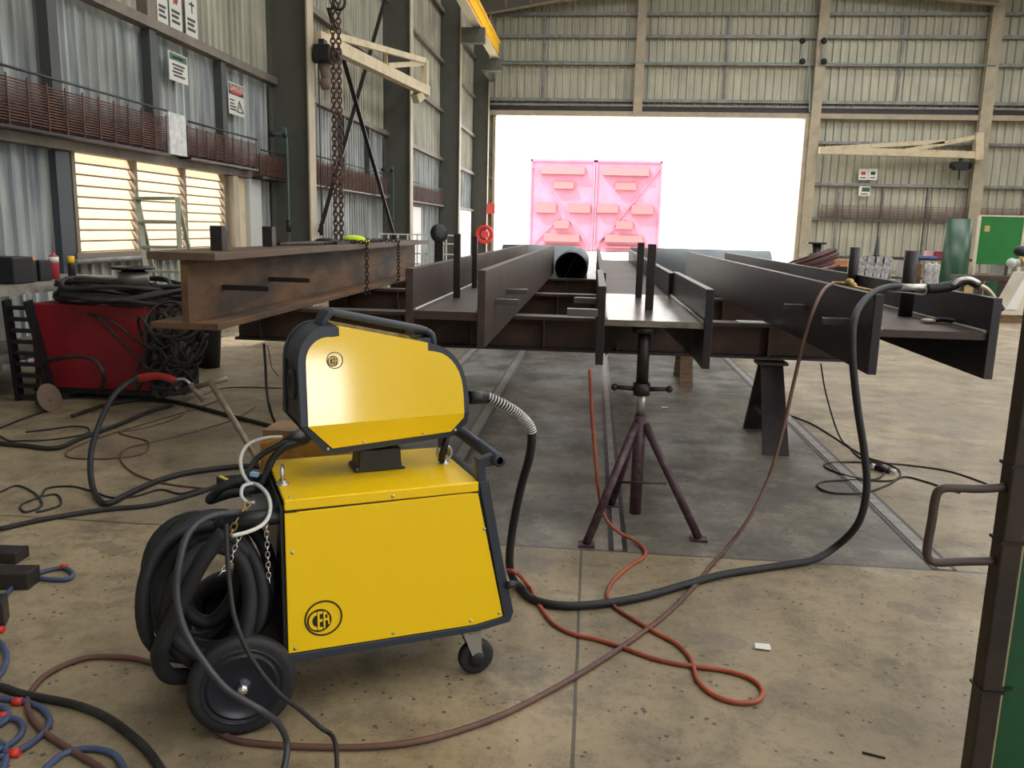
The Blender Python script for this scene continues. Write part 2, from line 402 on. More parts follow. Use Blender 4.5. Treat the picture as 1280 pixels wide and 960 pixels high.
# end wall girts
tr = MB()
for z in (11.05, 10.1, 8.95, 7.35): tr.box((WX, EY-.3, z-.07), (25.9, EY-.06, z+.07))
for z in (5.62, 3.8, 2.27): tr.box((DX1+.3, EY-.3, z-.06), (25.9, EY-.06, z+.06))
for z in (5.0, 3.8, 2.2): tr.box((WX, EY-.3, z-.06), (DX0-.05, EY-.06, z+.06))
struct(tr.build('trim_3', M_GALV))
tr = MB(); tr.box((WX, EY-.5, 7.06), (25.9, EY-.32, 7.14)).box((WX, EY-.5, 6.62), (25.9, EY-.06, 6.84), M_BEIGE)
tr.box((WX, EY-.42, 6.86), (25.9, EY-.32, 7.04), M_DSTEEL)
struct(tr.build('trim_4', M_GALV))
tr = MB()
for x in (-2.6, 5.6, 13.1, 20.5): tr.box((x-.05, EY-.18, 7.42), (x+.05, EY-.07, 11))
for x in (11.0, 12.95, 14.9, 19, 21, 23): tr.box((x-.05, EY-.18, 0), (x+.05, EY-.07, 3.7))
struct(tr.build('trim_5', M_GALV))
# door jambs
tr = MB().box((DX0-.12, EY-.35, 0), (DX0, EY-.02, 6.62)).box((DX1, EY-.5, 0), (DX1+.22, EY+.1, 6.62))
struct(tr.build('trim_6', M_BEIGE))
# floor rails
for i, (x0, x1, y0) in enumerate(((-.86, -.79, 3.77), (-1.48, -1.41, 3.77), (.155, .195, 3.77), (1.64, 1.70, 3.77))):
    struct(MB().box((x0, y0, 0), (x1, EY, .006)).box((x0-.025, y0, 0), (x0, EY, .003), M_DSTEEL).box((x1, y0, 0), (x1+.025, EY, .003), M_DSTEEL).build('trim_%d' % (7+i), mat('rail_steel', (150, 144, 134), .45, .1, spot=(112, 104, 94), scale=9)))

# louvre window
wn = MB()
for y in (LY0, LY0+1.26, LY0+2.52, LY1): wn.box((WX-.05, y-.025, LZ0), (WX+.1, y+.035, LZ1))
wn.box((WX-.05, LY0-.1, LZ0-.12), (WX+.14, LY1+.1, LZ0)).box((WX-.05, LY0-.1, LZ1), (WX+.1, LY1+.1, LZ1+.06))
wf = struct(wn.build('window_1', mat('window_frame_grey', (128, 116, 100), .6)))
for j in range(3):
    ya, yb = LY0+j*1.26+.015, LY0+(j+1)*1.26-.015; sl = MB()
    n = 9; h = (LZ1-LZ0)/n
    for i in range(n):
        z = LZ0 + i*h
        sl.add([(WX+.05, ya, z+.004), (WX+.05, yb, z+.004), (WX-.0, yb, z+h+.008), (WX-.0, ya, z+h+.008)], [(0,1,2,3)])
        sl.box((WX+.046, ya, z-.006), (WX+.058, yb, z+.014), MATS['window_frame_grey'])
    sl.build('louvre_pane', M_LOUV, wf)
# dark blue grey sheet strip either side under the girt, white framed opening
struct(MB().box((WX+.04, 8.5, .9), (WX+.12, LY0-.09, 2.2)).build('trim_11', mat('blue_grey_strip', (58, 66, 74), .5)))
dw = MB().box((WX+.04, 12.72, .3), (WX+.2, 12.9, 2.2), M_BEIGE).box((WX+.05, 13.05, .3), (WX+.11, 13.35, 2.2), M_CREAM).box((WX+.06, 13.36, .3), (WX+.18, 13.85, 2.2))
struct(dw.build('door_2', mat('white_door', (196, 198, 196), .5)))

# ------------------------------------------------------------------ steel columns
def column(y, label, x1=-5.0, x0=-5.72, w=.32, top=12.0):
    t = thing('steel_column', label, 'column', ((x0+x1)/2, y, 0), 0, 'columns along the left wall')
    a = (x1-x0)/2
    MB().box((-a+.03, -.02, 0), (a-.03, .02, top)).build('web', M_COLUMN, t)
    MB().box((a-.03, -w/2, 0), (a, w/2, top)).build('flange', M_BEIGE, t)
    MB().box((-a, -w/2, 0), (-a+.03, w/2, top)).build('flange', M_COLUMN, t)
    MB().box((-a-.02, -w/2-.05, 0), (a+.05, w/2+.05, .03)).build('base_plate', M_COLUMN, t)
    return t
for y, l in ((14.7, 'nearest tall dark grey steel column on the left, just right of the danger sign'),
             (22.8, 'second grey steel column along the left wall, carrying the cream jib arm'),
             (31.0, 'third grey steel column along the left wall, under the yellow crane beam'),
             (39.1, 'farthest beige steel column on the left with the red hose reel, beside the doorway')):
    column(y, l)
def ecol(x, z0, w, label, m, lean=0):
    t = thing('steel_column', label, 'column', (x, EY-.55, z0), 0, 'columns on the end wall')
    MB().box((-w/2, -.12, 0), (w/2, -.09, 12.4-z0)).build('flange', m, t)
    MB().box((-.02, -.09, 0), (.02, .12, 12.4-z0)).build('web', m, t)
    MB().box((-w/2, .12, 0), (w/2, .15, 12.4-z0)).build('flange', m, t)
ecol(1.72, 6.64, .4, 'short beige steel column standing on the lintel over the middle of the doorway', M_BEIGE)
ecol(9.55, 0, .42, 'beige steel column at the right edge of the bright doorway', M_BEIGE)
ecol(16.75, 0, .5, 'beige steel column on the end wall holding the far cream jib arm', M_BEIGE)
ecol(24.3, 0, .45, 'steel column at the far right corner of the end wall', M_BEIGE)
# end frame rafter
rt = thing('roof_rafter', 'grey haunched steel rafter crossing the top of the end wall', 'rafter', (0, EY-1.1, 0))
MB().prism([(-5.7, 10.75), (-2.2, 11.35), (5.8, 12.15), (16.5, 11.2), (16.5, 11.6), (5.8, 12.9), (-5.7, 11.75)], lambda a, b, t: (a, t, b), -.03, .03).build('web', mat('rafter_grey', (118, 114, 108), .6), rt)
fb = MB()
P = [(-5.7, 10.75), (-2.2, 11.35), (5.8, 12.15), (16.5, 11.2)]
for a, b in zip(P, P[1:]): fb.bar((a[0], 0, a[1]), (b[0], 0, b[1]), .3, .03)
fb.build('flange', M_BEIGE, rt)
for x in (-4.3, -3.2): MB().bar((x, -.08, 10.9+(x+5.7)*.15), (x, -.08, 11.5+(x+5.7)*.1), .05).build('stiffener', M_BEIGE, rt)

# crane runway beam
cr = thing('crane_runway_beam', 'bright yellow crane runway beam high along the left columns', 'crane beam', (-4.45, 8, 8.5))
MB().box((-.16, 0, .0), (.16, 28.5, .04)).build('flange', mat('pale_flange', (224, 216, 190), .5), cr)
MB().box((-.02, 0, .04), (.02, 28.5, .62)).build('web', M_YRAIL, cr)
MB().box((-.2, 0, .62), (.2, 28.5, .68)).build('flange', M_YRAIL, cr)
MB().box((.02, 0, .20), (.14, 28.5, .60)).build('cover', M_YRAIL, cr)
for y in (14.7, 22.8, 31.0, 39.1):
    br = MB().box((-5.0, y-.16, 7.95), (-4.15, y+.16, 8.47)) if y < 37 else MB().box((-5.0, y-2.8, 8.0), (-4.15, y-2.4, 8.47)).box((-5.0, y-2.6, 8.0), (-4.8, y, 8.3))
    tag(br.build('crane_bracket', M_COLUMN), {14.7: 'grey bracket on the nearest left column above the frame', 22.8: 'grey bracket holding the crane beam on the second left column', 31.0: 'grey bracket under the yellow beam on the third left column', 39.1: 'grey bracket under the far end of the yellow crane beam'}[y], 'bracket')

# cross bracing rods between first and second left columns
for (a, b, l) in (((481, 0, -5.35), (400, 290, -5.35), 'dark flat steel brace leaning right between the first two left columns'), ((411, 10, -5.3), (494, 300, -5.3), 'dark steel brace leaning left behind the hoist chain')):
    tag(MB().bar(at(a[0], a[1], X=a[2]), at(b[0], b[1], X=b[2]), .09, .03).build('cross_brace', M_DSTEEL), l, 'brace')

# jib arm by the second left column
def jib(name, label, segs, root):
    t = thing(name, label, 'jib crane', root)
    r = Vector(root)
    for nm, p, q, w in segs: MB().bar(Vector(p)-r, Vector(q)-r, w, w*1.15).build(nm, M_CREAM, t)
    return t
A = at(531, 75, Y=22.4); B = at(531, 120, Y=22.4)
jib('jib_crane', 'cream jib arm reaching from the second left column with a black hoist', [
    ('boom', at(395, 47, Y=14.95), at(533, 114, Y=22.4), .2), ('tie_bar', at(408, 42, Y=15.6), at(531, 76, Y=22.4), .11),
    ('mast', A, B, .16), ('strut', at(484, 82, Y=19.6), at(530, 79, Y=22.4), .1), ('post', at(482, 66, Y=19.6), at(483, 90, Y=19.6), .07), ('end_block', at(519, 124, Y=21.6), at(526, 118, Y=21.8), .2)], B)
hp = at(405, 62, Y=14.9)
h = thing('electric_hoist', 'black electric hoist hanging from the near end of the cream jib', 'hoist', hp)
MB().box((-.14, -.2, -.22), (.16, .2, .06)).cyl((-.25, 0, -.1), (.3, 0, -.1), .13).build('body', M_BLK, h, bevel=.02)
MB().bar((-.02, 0, .05), (-.02, 0, .16), .1, .2).build('trolley', M_DSTEEL, h)
MB().cyl((.0, 0, -.22), (.03, 0, -.62), .1, .06).cyl((0, 0, -.5), (0.02, 0, -.66), .11, .07).build('chain_bag', mat('bag_grey', (112, 98, 88), .8), h)
MB().tube([(-.1, 0, -.2), (-.1, 0, -3.0)], .012, 6).build('control_cable', M_BLK, h)
MB().box((-.14, -.03, -3.2), (-.06, .03, -3.0)).build('pendant', M_BLK, h)
jib('jib_crane', 'cream jib arm fixed to the end wall column at the right', [
    ('boom', at(1024, 188, Y=39.0), at(1224, 194, Y=39.0), .26), ('tie_bar', at(1030, 186, Y=39.0), at(1180, 177, Y=39.0), .16), ('tie_bar', at(1130, 189, Y=39.0), at(1222, 171, Y=39.0), .16),
    ('mast', at(1223, 166, Y=39.0), at(1222, 200, Y=39.0), .32)], at(1222, 200, Y=39.0))
hp = at(1200, 207, Y=39.0)
h = thing('electric_hoist', 'small black hoist under the far jib on the end wall', 'hoist', hp)
MB().box((-.06, -.06, .1), (.06, .06, .45)).build('hanger', M_BLK, h)
MB().box((-.25, -.15, -.2), (.3, .15, .15)).cyl((-.4, 0, 0), (.45, 0, 0), .14).build('body', M_BLK, h)
MB().tube([(0, 0, -.2), (.02, 0, -.6)], .03, 6).build('hook', M_DSTEEL, h)
# conduit on end wall
cd = MB()
for (a, b) in (((624, 77), (1005, 79)), ((1031, 79), (1245, 82)), ((1012, 79), (1012, 140))): cd.cyl(at(*a, Y=39.3), at(*b, Y=39.3), .035, n=6)
for x in (1003, 1028): cd.cyl(at(x, 50, Y=39.2), at(x, 78, Y=39.2), .035, n=6)
tag(cd.build('conduit_run', mat('conduit_green', (142, 164, 156), .5)), 'pale green conduit pipe running across the upper end wall', 'conduit')
for x, y, l in ((1003, 51, 'dark conduit joint upper left of the column beside the doorway'), (1030, 51, 'dark conduit joint upper right of the column beside the doorway'),
                (1003, 77, 'dark conduit joint lower left of the column beside the doorway'), (1030, 77, 'dark conduit joint lower right of the column beside the doorway')):
    o = MB().sphere((0, 0, 0), .14, 8).build('conduit_fitting', M_BLK); o.location = at(x, y, Y=39.15)
    tag(o, l, 'fitting')

# conduits on the left columns
for y, px, l in ((14.5, 358, 'teal conduit with pump fittings on the nearest left column'), (22.6, 491, 'thin conduit on the second left column')):
    a = at(px, 172 if y < 20 else 215, Y=y-.22); t = thing('conduit_pipe', l, 'conduit', (a.x, a.y, 0))
    MB().tube(smooth([(-.28, 0, a.z+.06), (-.1, 0, a.z+.05), (0, 0, a.z), (0, 0, .9)], 4), .025, 8).build('pipe', mat('teal_pipe', (70, 92, 90), .5), t)
    MB().sphere((-.02, 0, a.z+.03), .05, 8).sphere((-.26, 0, a.z+.06), .06, 8).cyl((0, 0, 1.35), (0, 0, 1.55), .045).build('fitting', M_BLK, t)

# ------------------------------------------------------------------ wire mesh cable tray along the left wall
def meshrack(y0, y1, z0, z1, label, nh=12, x=-5.52, sag=0):
    t = thing('wire_mesh_rack', label, 'mesh rack', (x, (y0+y1)/2, z0), 0, 'rust red mesh racks on the left wall')
    L = (y1-y0)/2; hz = z1-z0; b = MB()
    nh = int(nh*1.3)
    for k in range(3):
        for i in range(nh):
            z = .03 + i*(hz*.74)/(nh-1)
            b.cyl((-.12+.08*k, -L, z + k*.009), (-.12+.08*k, L, z+sag + k*.009), .0085, n=5, caps=False)
    nv = int(2*L/.28)
    v = b
    for i in range(nv+1): v.bar((.06, -L+i*2*L/nv, 0), (.06, -L+i*2*L/nv, hz*.9), .012, .012, M_MESH)
    v.build('welded_mesh', M_MESH, t)
    MB().cyl((.08, -L, hz), (.08, L, hz+sag), .014, n=6).build('top_wire', M_DSTEEL, t)
    MB().box((-.18, -L, -.03), (.1, L, .0)).build('support_rail', M_DSTEEL, t)
    return t
meshrack(5.2, 10.45, 2.34, 2.86, 'long rust red wire mesh rack at the left edge above the louvre window')
meshrack(11.0, 13.3, 2.34, 2.80, 'short rust red mesh rack between white panel and nearest column', 11)
meshrack(13.45, 14.6, 2.24, 2.66, 'small rust red mesh rack right against the nearest column', 9)
meshrack(15.2, 21.9, 2.25, 2.8, 'rust red mesh rack behind the hoist chain between first two columns', 10)
meshrack(23.2, 30.2, 2.25, 2.8, 'rust red mesh rack between second and third left columns', 8)
tag(MB().box((-5.48, 10.5, 2.34), (-5.45, 10.95, 2.86)).build('notice_sheet', mat('white_wrap', (220, 220, 218), .5, spot=(180, 182, 186), scale=14)), 'small white sheet fixed between the red mesh racks', 'panel')
mr = MB()
for k in range(3):
    for i in range(9): mr.cyl((10.2, EY-.45+.06*k, 2.3+i*.07), (24, EY-.45+.06*k, 2.3+i*.07), .012, n=5, caps=False)
for i in range(24): mr.box((10.2+i*.6, EY-.49, 2.3), (10.23+i*.6, EY-.47, 2.95))
tag(mr.build('wire_mesh_rack', mat('mesh_grey_red', (134, 104, 100), .7)), 'long pinkish grey wire mesh rack on the end wall right of the doorway', 'mesh rack')

# ------------------------------------------------------------------ signs
def wallsign(y0, y1, z0, z1, label, kind, x=-5.62):
    t = thing('safety_sign', label, 'sign', (x, (y0+y1)/2, (z0+z1)/2)); w = (y1-y0)/2; h = (z1-z0)/2
    MB().box((-.006, -w, -h), (0, w, h)).build('board', M_SIGN, t)
    b = MB(); b2 = MB(); b3 = MB()
    def rect(mb, a0, a1, c0, c1): mb.box((0, a0*w, c0*h), (.003, a1*w, c1*h))
    if kind == 'green':
        rect(b2, -.9, .9, .45, .92)
        for i, z in enumerate((.15, -.1, -.35, -.6)): rect(b, -.65 + .1*(i % 2), .65 - .15*(i % 3), z-.07, z+.07)
        b2.build('header', M_SIGNG, t); b.build('lettering', M_SIGNK, t)
        rect(b3, -.6, .5, .62, .72); b3.build('header_lettering', M_SIGN, t)
    elif kind == 'danger':
        rect(b, -.95, .95, .25, .92); b.build('header', M_SIGNK, t)
        n = 24; b2.add([(.004, math.cos(2*PI*i/n)*.86*w, (.585+.27*math.sin(2*PI*i/n))*h) for i in range(n)] + [(.006, math.cos(2*PI*i/n)*.86*w, (.585+.27*math.sin(2*PI*i/n))*h) for i in range(n)],
               [tuple(range(n))[::-1], tuple(range(n, 2*n))] + [(i, (i+1) % n, n+(i+1) % n, n+i) for i in range(n)]); b2.build('oval', M_SIGNR, t)
        for z in (-.1, -.32): rect(b3, -.85, -.3, z-.04, z+.05)
        for z in (-.5, -.68): rect(b3, -.85, -.05, z-.05, z+.05)
        b3.build('lettering', M_SIGNK, t)
        tri = MB(); q = [(.35, -.05), (.05, -.75), (.85, -.75)]
        for i in range(3):
            a, c = q[i], q[(i+1) % 3]; tri.bar((.004, a[0]*w, a[1]*h), (.004, c[0]*w, c[1]*h), .018, .006, up=(1, 0, 0))
        tri.bar((.004, .42*w, -.3*h), (.004, .42*w, -.55*h), .012, .006, up=(1,0,0)).build('triangle', M_SIGNK, t)
        tx = text_mesh('DANGER', w*.44, M_SIGN, t, 'danger_word'); tx.rotation_euler = (R(90), 0, R(90)); tx.location = (.008, 0, .50*h)
    else:
        c1, c2 = kind
        if c1: b.sphere((.0, .1*w, .35*h), .07, 8, sc=(.05, 1, 1.4)); rect(b, -.35, -.1, .0, .75); b.build('pictogram', c1, t)
        if c2: rect(b2, .05, .2, 0, .5); rect(b2, -.3, .5, .32, .42); b2.build('figure', c2, t)
        for i, z in enumerate((-.3, -.5, -.72)): rect(b3, -.7, .6 - .2*(i % 2), z-.06, z+.06)
        b3.build('lettering', M_SIGNK, t)
    return t
def text_mesh(s, size, m, parent, name, align='CENTER', ext=.0012):
    cu = bpy.data.curves.new(name, 'FONT'); cu.body = s; cu.size = size; cu.align_x = align; cu.extrude = ext
    o = bpy.data.objects.new(name, cu); COL.objects.link(o)
    dg = bpy.context.evaluated_depsgraph_get(); me = bpy.data.meshes.new_from_object(o.evaluated_get(dg))
    bpy.data.objects.remove(o); me.materials.clear(); me.materials.append(m); o = bpy.data.objects.new(name, me); COL.objects.link(o); o.parent = parent
    return o
wallsign(10.91, 11.42, 3.32, 3.68, 'white sign with green header on the silver wall sheets', 'green')
wallsign(12.7, 13.26, 3.13, 3.60, 'white danger sign with red oval heading and warning triangle', 'danger')
wallsign(10.68, 10.95, 3.99, 4.55, 'white pictogram sign with black figure, leftmost above the long girt', (M_SIGNK, None))
wallsign(11.0, 11.33, 3.99, 4.6, 'white pictogram sign with red blob, middle of the three above the girt', (M_SIGNR, M_SIGNK))
wallsign(11.43, 11.77, 3.99, 4.6, 'white pictogram sign with two figures, rightmost above the girt', (None, M_SIGNK))
tag(MB().box((-5.75, 10.4, 3.98), (-5.6, 10.62, 4.7)).build('switch_box', M_GIRT), 'narrow grey box left of the three pictogram signs', 'box')
for (x0, y0, x1, y1, l, c) in ((1074, 211, 1084, 225, 'white sign with red mark on the end wall, left one', M_SIGNR), (1086, 211, 1096, 225, 'white sign with dark marks on the end wall, right one', M_SIGNK), (1074, 233, 1087, 245, 'lower white sign with green heading on the end wall', M_SIGNG)):
    a = at(x0, y0, Y=39.6); b = at(x1, y1, Y=39.6); t = thing('safety_sign', l, 'sign', ((a.x+b.x)/2, 39.6, (a.z+b.z)/2)); w, h = (b.x-a.x)/2, (a.z-b.z)/2
    MB().box((-w, -.01, -h), (w, .01, h)).build('board', M_PAPER, t)
    MB().box((-w*.5, -.016, -h*.1), (w*.5, -.01, h*.5) if c is not M_SIGNG else (w*.9, -.01, h*.8)).build('mark', c, t)
    MB().box((-w*.6, -.016, -h*.7), (w*.6, -.01, -h*.5)).build('lettering', M_SIGNK, t)

# ------------------------------------------------------------------ outside: pale building with red gates
gt = thing('warehouse_building', 'sunlit pale building with a pair of red gates seen through the doorway', 'building', (0, 61, 0))
MB().box((-30, .3, 0), (-4.75, 12, 9)).box((4.65, .3, 0), (34, 12, 9)).box((-4.75, .3, 6.45), (4.65, 12, 9)).box((-4.75, 4, 0), (4.65, 12, 6.45)).build('wall', mat('white_render', (236, 234, 230), .8), gt)
for s, x0, x1 in ((-1, -4.7, -.1), (1, -.05, 4.6)):
    lf = MB().box((x0, 0, .05), (x1, .12, 6.4)).build('gate_leaf', M_GATE, gt)
    fr = MB().box((x0, -.08, 6.25), (x1, 0, 6.42)).box((x0, -.08, .05), (x0+.12, 0, 6.4)).box((x1-.12, -.08, .05), (x1, 0, 6.4)); fr.build('gate_frame', M_GATE, lf)
    cx = x0 if s < 0 else x1
    br = MB().bar((x0 + .1 if s < 0 else x1-.1, -.06, 6.0), (x1-.1 if s < 0 else x0+.1, -.06, .1), .1, .06, up=(0, 1, 0))
    br.bar((x0+.1, -.06, .2) if s < 0 else (x0+.1, -.06, .3), (x0+2.2, -.06, 2.4), .1, .06, up=(0, 1, 0)); br.build('brace', M_GATE, lf)
    for (px, py, pw, ph) in (((212, 185, 300, 60), (295, 290, 140, 55), (170, 445, 140, 70), (405, 450, 145, 65), (298, 565, 105, 60), (225, 655, 250, 65), (222, 735, 260, 25)) if s < 0 else ((645, 195, 320, 60), (730, 295, 145, 60), (600, 455, 145, 60), (845, 460, 150, 65), (735, 570, 115, 60), (655, 665, 265, 60), (655, 740, 280, 25))):
        k = 220/1242; a = at(640+px*k, 180+(py-28)*k, Y=60.9); b = at(640+(px+pw)*k, 180+(py+ph-28)*k, Y=60.9)
        MB().prism([(0, a.z), (-.12, a.z), (-.34, b.z), (0, b.z-.02)], lambda u, v, t: (t, u, v), a.x, b.x).build('louvre_hood', M_GATED, lf)

# ------------------------------------------------------------------ steel beams on cross beams
def rods(parent, base, L):
    for p, q, w, m in L: MB().bar(Vector(p)-base, Vector(q)-base, w, w).build('welded_rod', m, parent, bevel=.003)
def hbeam(label, X0, X1, Y0, Y1, Z0, Z1, ZW, tf=.04, tw=.04, mats=(M_RUST, M_MILL), rod=(), side=()):
    base = Vector(((X0+X1)/2, Y0, Z0)); t = thing('steel_beam', label, 'beam', base, 0, 'fabricated beams on the trestles')
    a = (X1-X0)/2; h = Z1-Z0
    MB().box((-a, 0, 0), (-a+tf, Y1-Y0, h)).build('flange', mats[0], t, bevel=.003)
    MB().box((a-tf, 0, 0), (a, Y1-Y0, h)).build('flange', mats[0], t, bevel=.003)
    MB().box((-a+tf, .02, ZW-tw-Z0), (a-tf, Y1-Y0, ZW-Z0)).build('web', mats[1], t)
    w = MB()
    for s in (-1, 1): w.tube([(s*(a-tf-.006), .02, ZW-Z0+.004), (s*(a-tf-.006), Y1-Y0, ZW-Z0+.004)], .009, 6)
    w.build('weld_bead', mat('weld_bead', (190, 188, 186), .4, .5), t)
    rods(t, base, rod); rods(t, base, side)
    return t
def sidebar(px0, py0, px1, X, L, sgn, w=.034, m=mat('rod_steel', (112, 110, 112), .35, .6)):
    p = at(px0, py0, X=X); q = p + Vector((sgn*L, 0, 0)); return (p, q, w, m)
def vbar(px, pyb, pyt, ZW, w, m=M_DSTEEL):
    p = at(px, pyb, Z=ZW); q = at(px, pyt, Y=p.y); return (p, Vector((p.x, p.y, q.z)), w, m)
hbeam('rusty beam second from the left with two upright rods, right behind the yellow welder', -1.0, -.566, 4.4, 12.2, .86, 1.278, 1.05, .042, .045, (M_RUST, M_RUST),
      [vbar(571, 372, 292, 1.05, .042), vbar(593, 360, 295, 1.05, .038)],
      [sidebar(619, 377, 0, -.566, .14, 1), sidebar(633, 364, 0, -.566, .14, 1)])
b3 = hbeam('beam resting on the screw stand, with bright bare web plate and spliced flanges', .03, .575, 3.98, 5.7, .86, 1.24, 1.08, .038, .03, (M_MILL, M_PLATE),
      [vbar(798, 372, 303, 1.08, .042), vbar(811, 387, 305, 1.08, .044)],
      [sidebar(747, 391, 0, .03, .14, -1), sidebar(746, 376, 0, .03, .13, -1)])
MB().box((-.255, 1.45, 0), (-.215, 8.5, .37)).build('flange', M_RUST, b3); MB().box((.21, 1.7, 0), (.25, 8.5, .37)).build('flange', M_MILL, b3)
MB().box((-.215, 1.72, .185), (.21, 8.5, .215)).build('web', M_RUST, b3)
MB().prism([(-.22, .0), (-.06, .19), (-.22, .19)], lambda a, b, t: (a, t, b), .3, .32).prism([(.22, .02), (.22, .19), (.03, .19)], lambda a, b, t: (a, t, b), .3, .32).build('gusset', M_DSTEEL, b3)
b4 = hbeam('large dark beam at the right carrying the black welding torch', 1.31, 1.875, 4.0, 12.0, .86, 1.238, 1.075, .042, .035, (M_MILL, M_RUST),
      [], [sidebar(1061, 402, 0, 1.31, .13, -1), sidebar(1007, 384, 0, 1.31, .13, -1)])
for px, yb, yt, r in ((1131, 395, 313, .036), (1063, 372, 309, .034)):
    p = at(px, yb, Z=1.077); q = at(px, yt, Y=p.y); bb = Vector(((1.31+1.875)/2, 4.0, .86))
    MB().cyl(p-bb, Vector((p.x, p.y, q.z))-bb, r).build('welded_rod', M_DSTEEL, b4)
# left upright I beam
bb = Vector((-2.41, 4.7, .862)); t = thing('steel_beam', 'rusty upright I beam at the left wrapped in lifting chains', 'beam', bb, 0, 'fabricated beams on the trestles')
MB().box((-.21, 0, .41), (.21, 6.4, .455)).build('flange', mat('beam_top_brown', (112, 90, 72), .55, .3, spot=(88, 74, 64), scale=4, stretch=(1.5, .5, 1)), t, bevel=.003)
MB().box((-.21, 0, 0), (.21, 6.4, .04)).build('flange', M_RUST2, t, bevel=.003)
MB().box((-.02, .03, .04), (.02, 6.4, .41)).build('web', M_RUST2, t)
def s2(px, py, X, L):
    p = at(px, py, X=X); return (p, p + Vector((L, 0, 0)), .034, M_DSTEEL)
rods(t, bb, [s2(279, 359, -2.39, .31), s2(337, 349, -2.39, .31)])
for px, pb, ptp in ((272, 313, 282), (335, 308, 283)):
    p = at(px, pb, Z=1.317); q = at(px, ptp, Y=p.y); v = p-bb
    MB().prism([(-.04, 0), (.05, 0), (.05, q.z-p.z-.03), (.02, q.z-p.z), (-.04, q.z-p.z)], lambda a, b, t_, v=v: (v.x+t_, v.y+a, v.z+b), -.03, .05).build('lug_plate', M_DSTEEL, t, bevel=.004)
# cross beams
def cross(y, x0, x1, z0, z1, label):
    t = thing('cross_beam', label, 'beam', ((x0+x1)/2, y, z0), 0, 'cross beams under the long beams'); a = (x1-x0)/2; h = z1-z0
    MB().box((-a, -.09, h-.025), (a, .09, h)).build('flange', M_RUST, t); MB().box((-a, -.09, 0), (a, .09, .02)).build('flange', M_DSTEEL, t)
    MB().box((-a, -.01, .02), (a, .01, h-.025)).build('web', mat('dark_rust_web', (84, 58, 46), .65, .1, spot=(56, 46, 42), scale=4), t)
    for k in range(int(2*a/.55)): MB().box((-a+.2+k*.55, -.085, .02), (-a+.212+k*.55, -.01, h-.025)).build('stiffener', M_RUST, t)
cross(6.25, -2.75, 2.0, .60, .858, 'nearest rusty cross beam under the long beams')
cross(8.5, -2.75, 2.0, .60, .858, 'second rusty cross beam under the long beams')
cross(11.2, -2.75, 2.0, .60, .858, 'third cross beam, in front of the big pipe mouth')
# trestles
def trestle(x0, x1, y0, y1, z, label, m=M_DSTEEL, cat='trestle'):
    t = thing('trestle', label, cat, ((x0+x1)/2, (y0+y1)/2, 0), 0, 'trestles under the cross beams')
    w = (x1-x0)/2; d = (y1-y0)/2
    for s in (-1, 1):
        MB().add([(-w, s*d, 0), (w, s*d, 0), (w-.01, s*.04, z), (-w+.01, s*.04, z), (-w, s*(d-.035), 0), (w, s*(d-.035), 0), (w-.01, s*.01, z), (-w+.01, s*.01, z)],
                 [(0,1,2,3), (4,7,6,5), (0,4,5,1), (1,5,6,2), (2,6,7,3), (3,7,4,0)]).build('leg', m, t)
    MB().box((-w-.02, -.08, z-.02), (w+.02, .08, z)).build('top_plate', m, t)
    MB().box((-w+.03, -d*.55, z*.35), (w-.03, d*.55, z*.35+.03)).build('tie', m, t)
    return t
t = trestle(1.225, 1.40, 5.68, 6.5, .598, 'dark steel trestle under the near cross beam at the right')
trestle(.9, 1.03, 8.15, 8.85, .598, 'weathered timber trestle behind the screw stand, under the second cross beam', M_WOOD)
trestle(-1.75, -1.5, 5.9, 6.6, .598, 'dark steel trestle hidden behind the yellow wire feeder')
trestle(-2.6, -2.4, 8.2, 8.8, .598, 'dark trestle at the left end of the second cross beam')
trestle(-2.0, -1.85, 10.9, 11.5, .598, 'dark trestle at the left end of the third cross beam')
trestle(1.2, 1.35, 10.9, 11.5, .598, 'dark trestle at the right end of the third cross beam')
# pipes
pc = at(713, 336, Y=11.45)
t = thing('steel_pipe', 'big steel pipe with dark open mouth lying between the beams', 'pipe', (pc.x+.005, 11.45, pc.z-.232)); r = .232
MB().lathe((0, 0, r), (0, 1, 0), [(0, r), (3.5, r)], 40, M_PIPE).lathe((0, 0, r), (0, 1, 0), [(0, r-.012), (3.49, r-.012)], 40, M_PIPEIN).lathe((0, 0, r), (0, 1, 0), [(0, r-.012), (0, r)], 40, M_PIPE).lathe((0, 0, r), (0, 1, 0), [(3.49, 0.001), (3.49, r-.012)], 40, M_PIPEIN).build('pipe_shell', M_PIPE, t)
MB().bar((-.1, .3, .08), (.08, .3, .42), .012).build('inner_strut', M_DSTEEL, t)
for yy in (.5, 2.8): MB().prism([(-.25, -pc.z+.232), (.25, -pc.z+.232), (.2, .05), (0, .0), (-.2, .05)], lambda a, b, q: (a, q, b), yy, yy+.08).build('cradle', M_DSTEEL, t)
for x0, x1, l in ((-1.75, -.35, 'pale grey drum lying crosswise beyond the left beams near the doorway'), (.7, 3.3, 'pale grey drum lying crosswise beyond the right beams near the doorway')):
    t = thing('steel_drum', l, 'drum', ((x0+x1)/2, 16.2, 0)); a = (x1-x0)/2
    MB().cyl((-a, 0, .82), (a, 0, .82), .38, n=32).build('shell', M_PIPE, t)
    for s in (-.6, .6): MB().prism([(-.3, 0), (.3, 0), (.2, .52), (-.2, .52)], lambda u, v, q: (q, u, v), s*a-.06, s*a+.06).build('cradle', M_DSTEEL, t)

# paper on the cross beam, spatter
tag(MB().box((1.08, 6.18, .859), (1.28, 6.32, .866)).build('paper_sheet', M_PAPER), 'white crumpled sheet lying on the near cross beam beside the dark beam', 'paper')

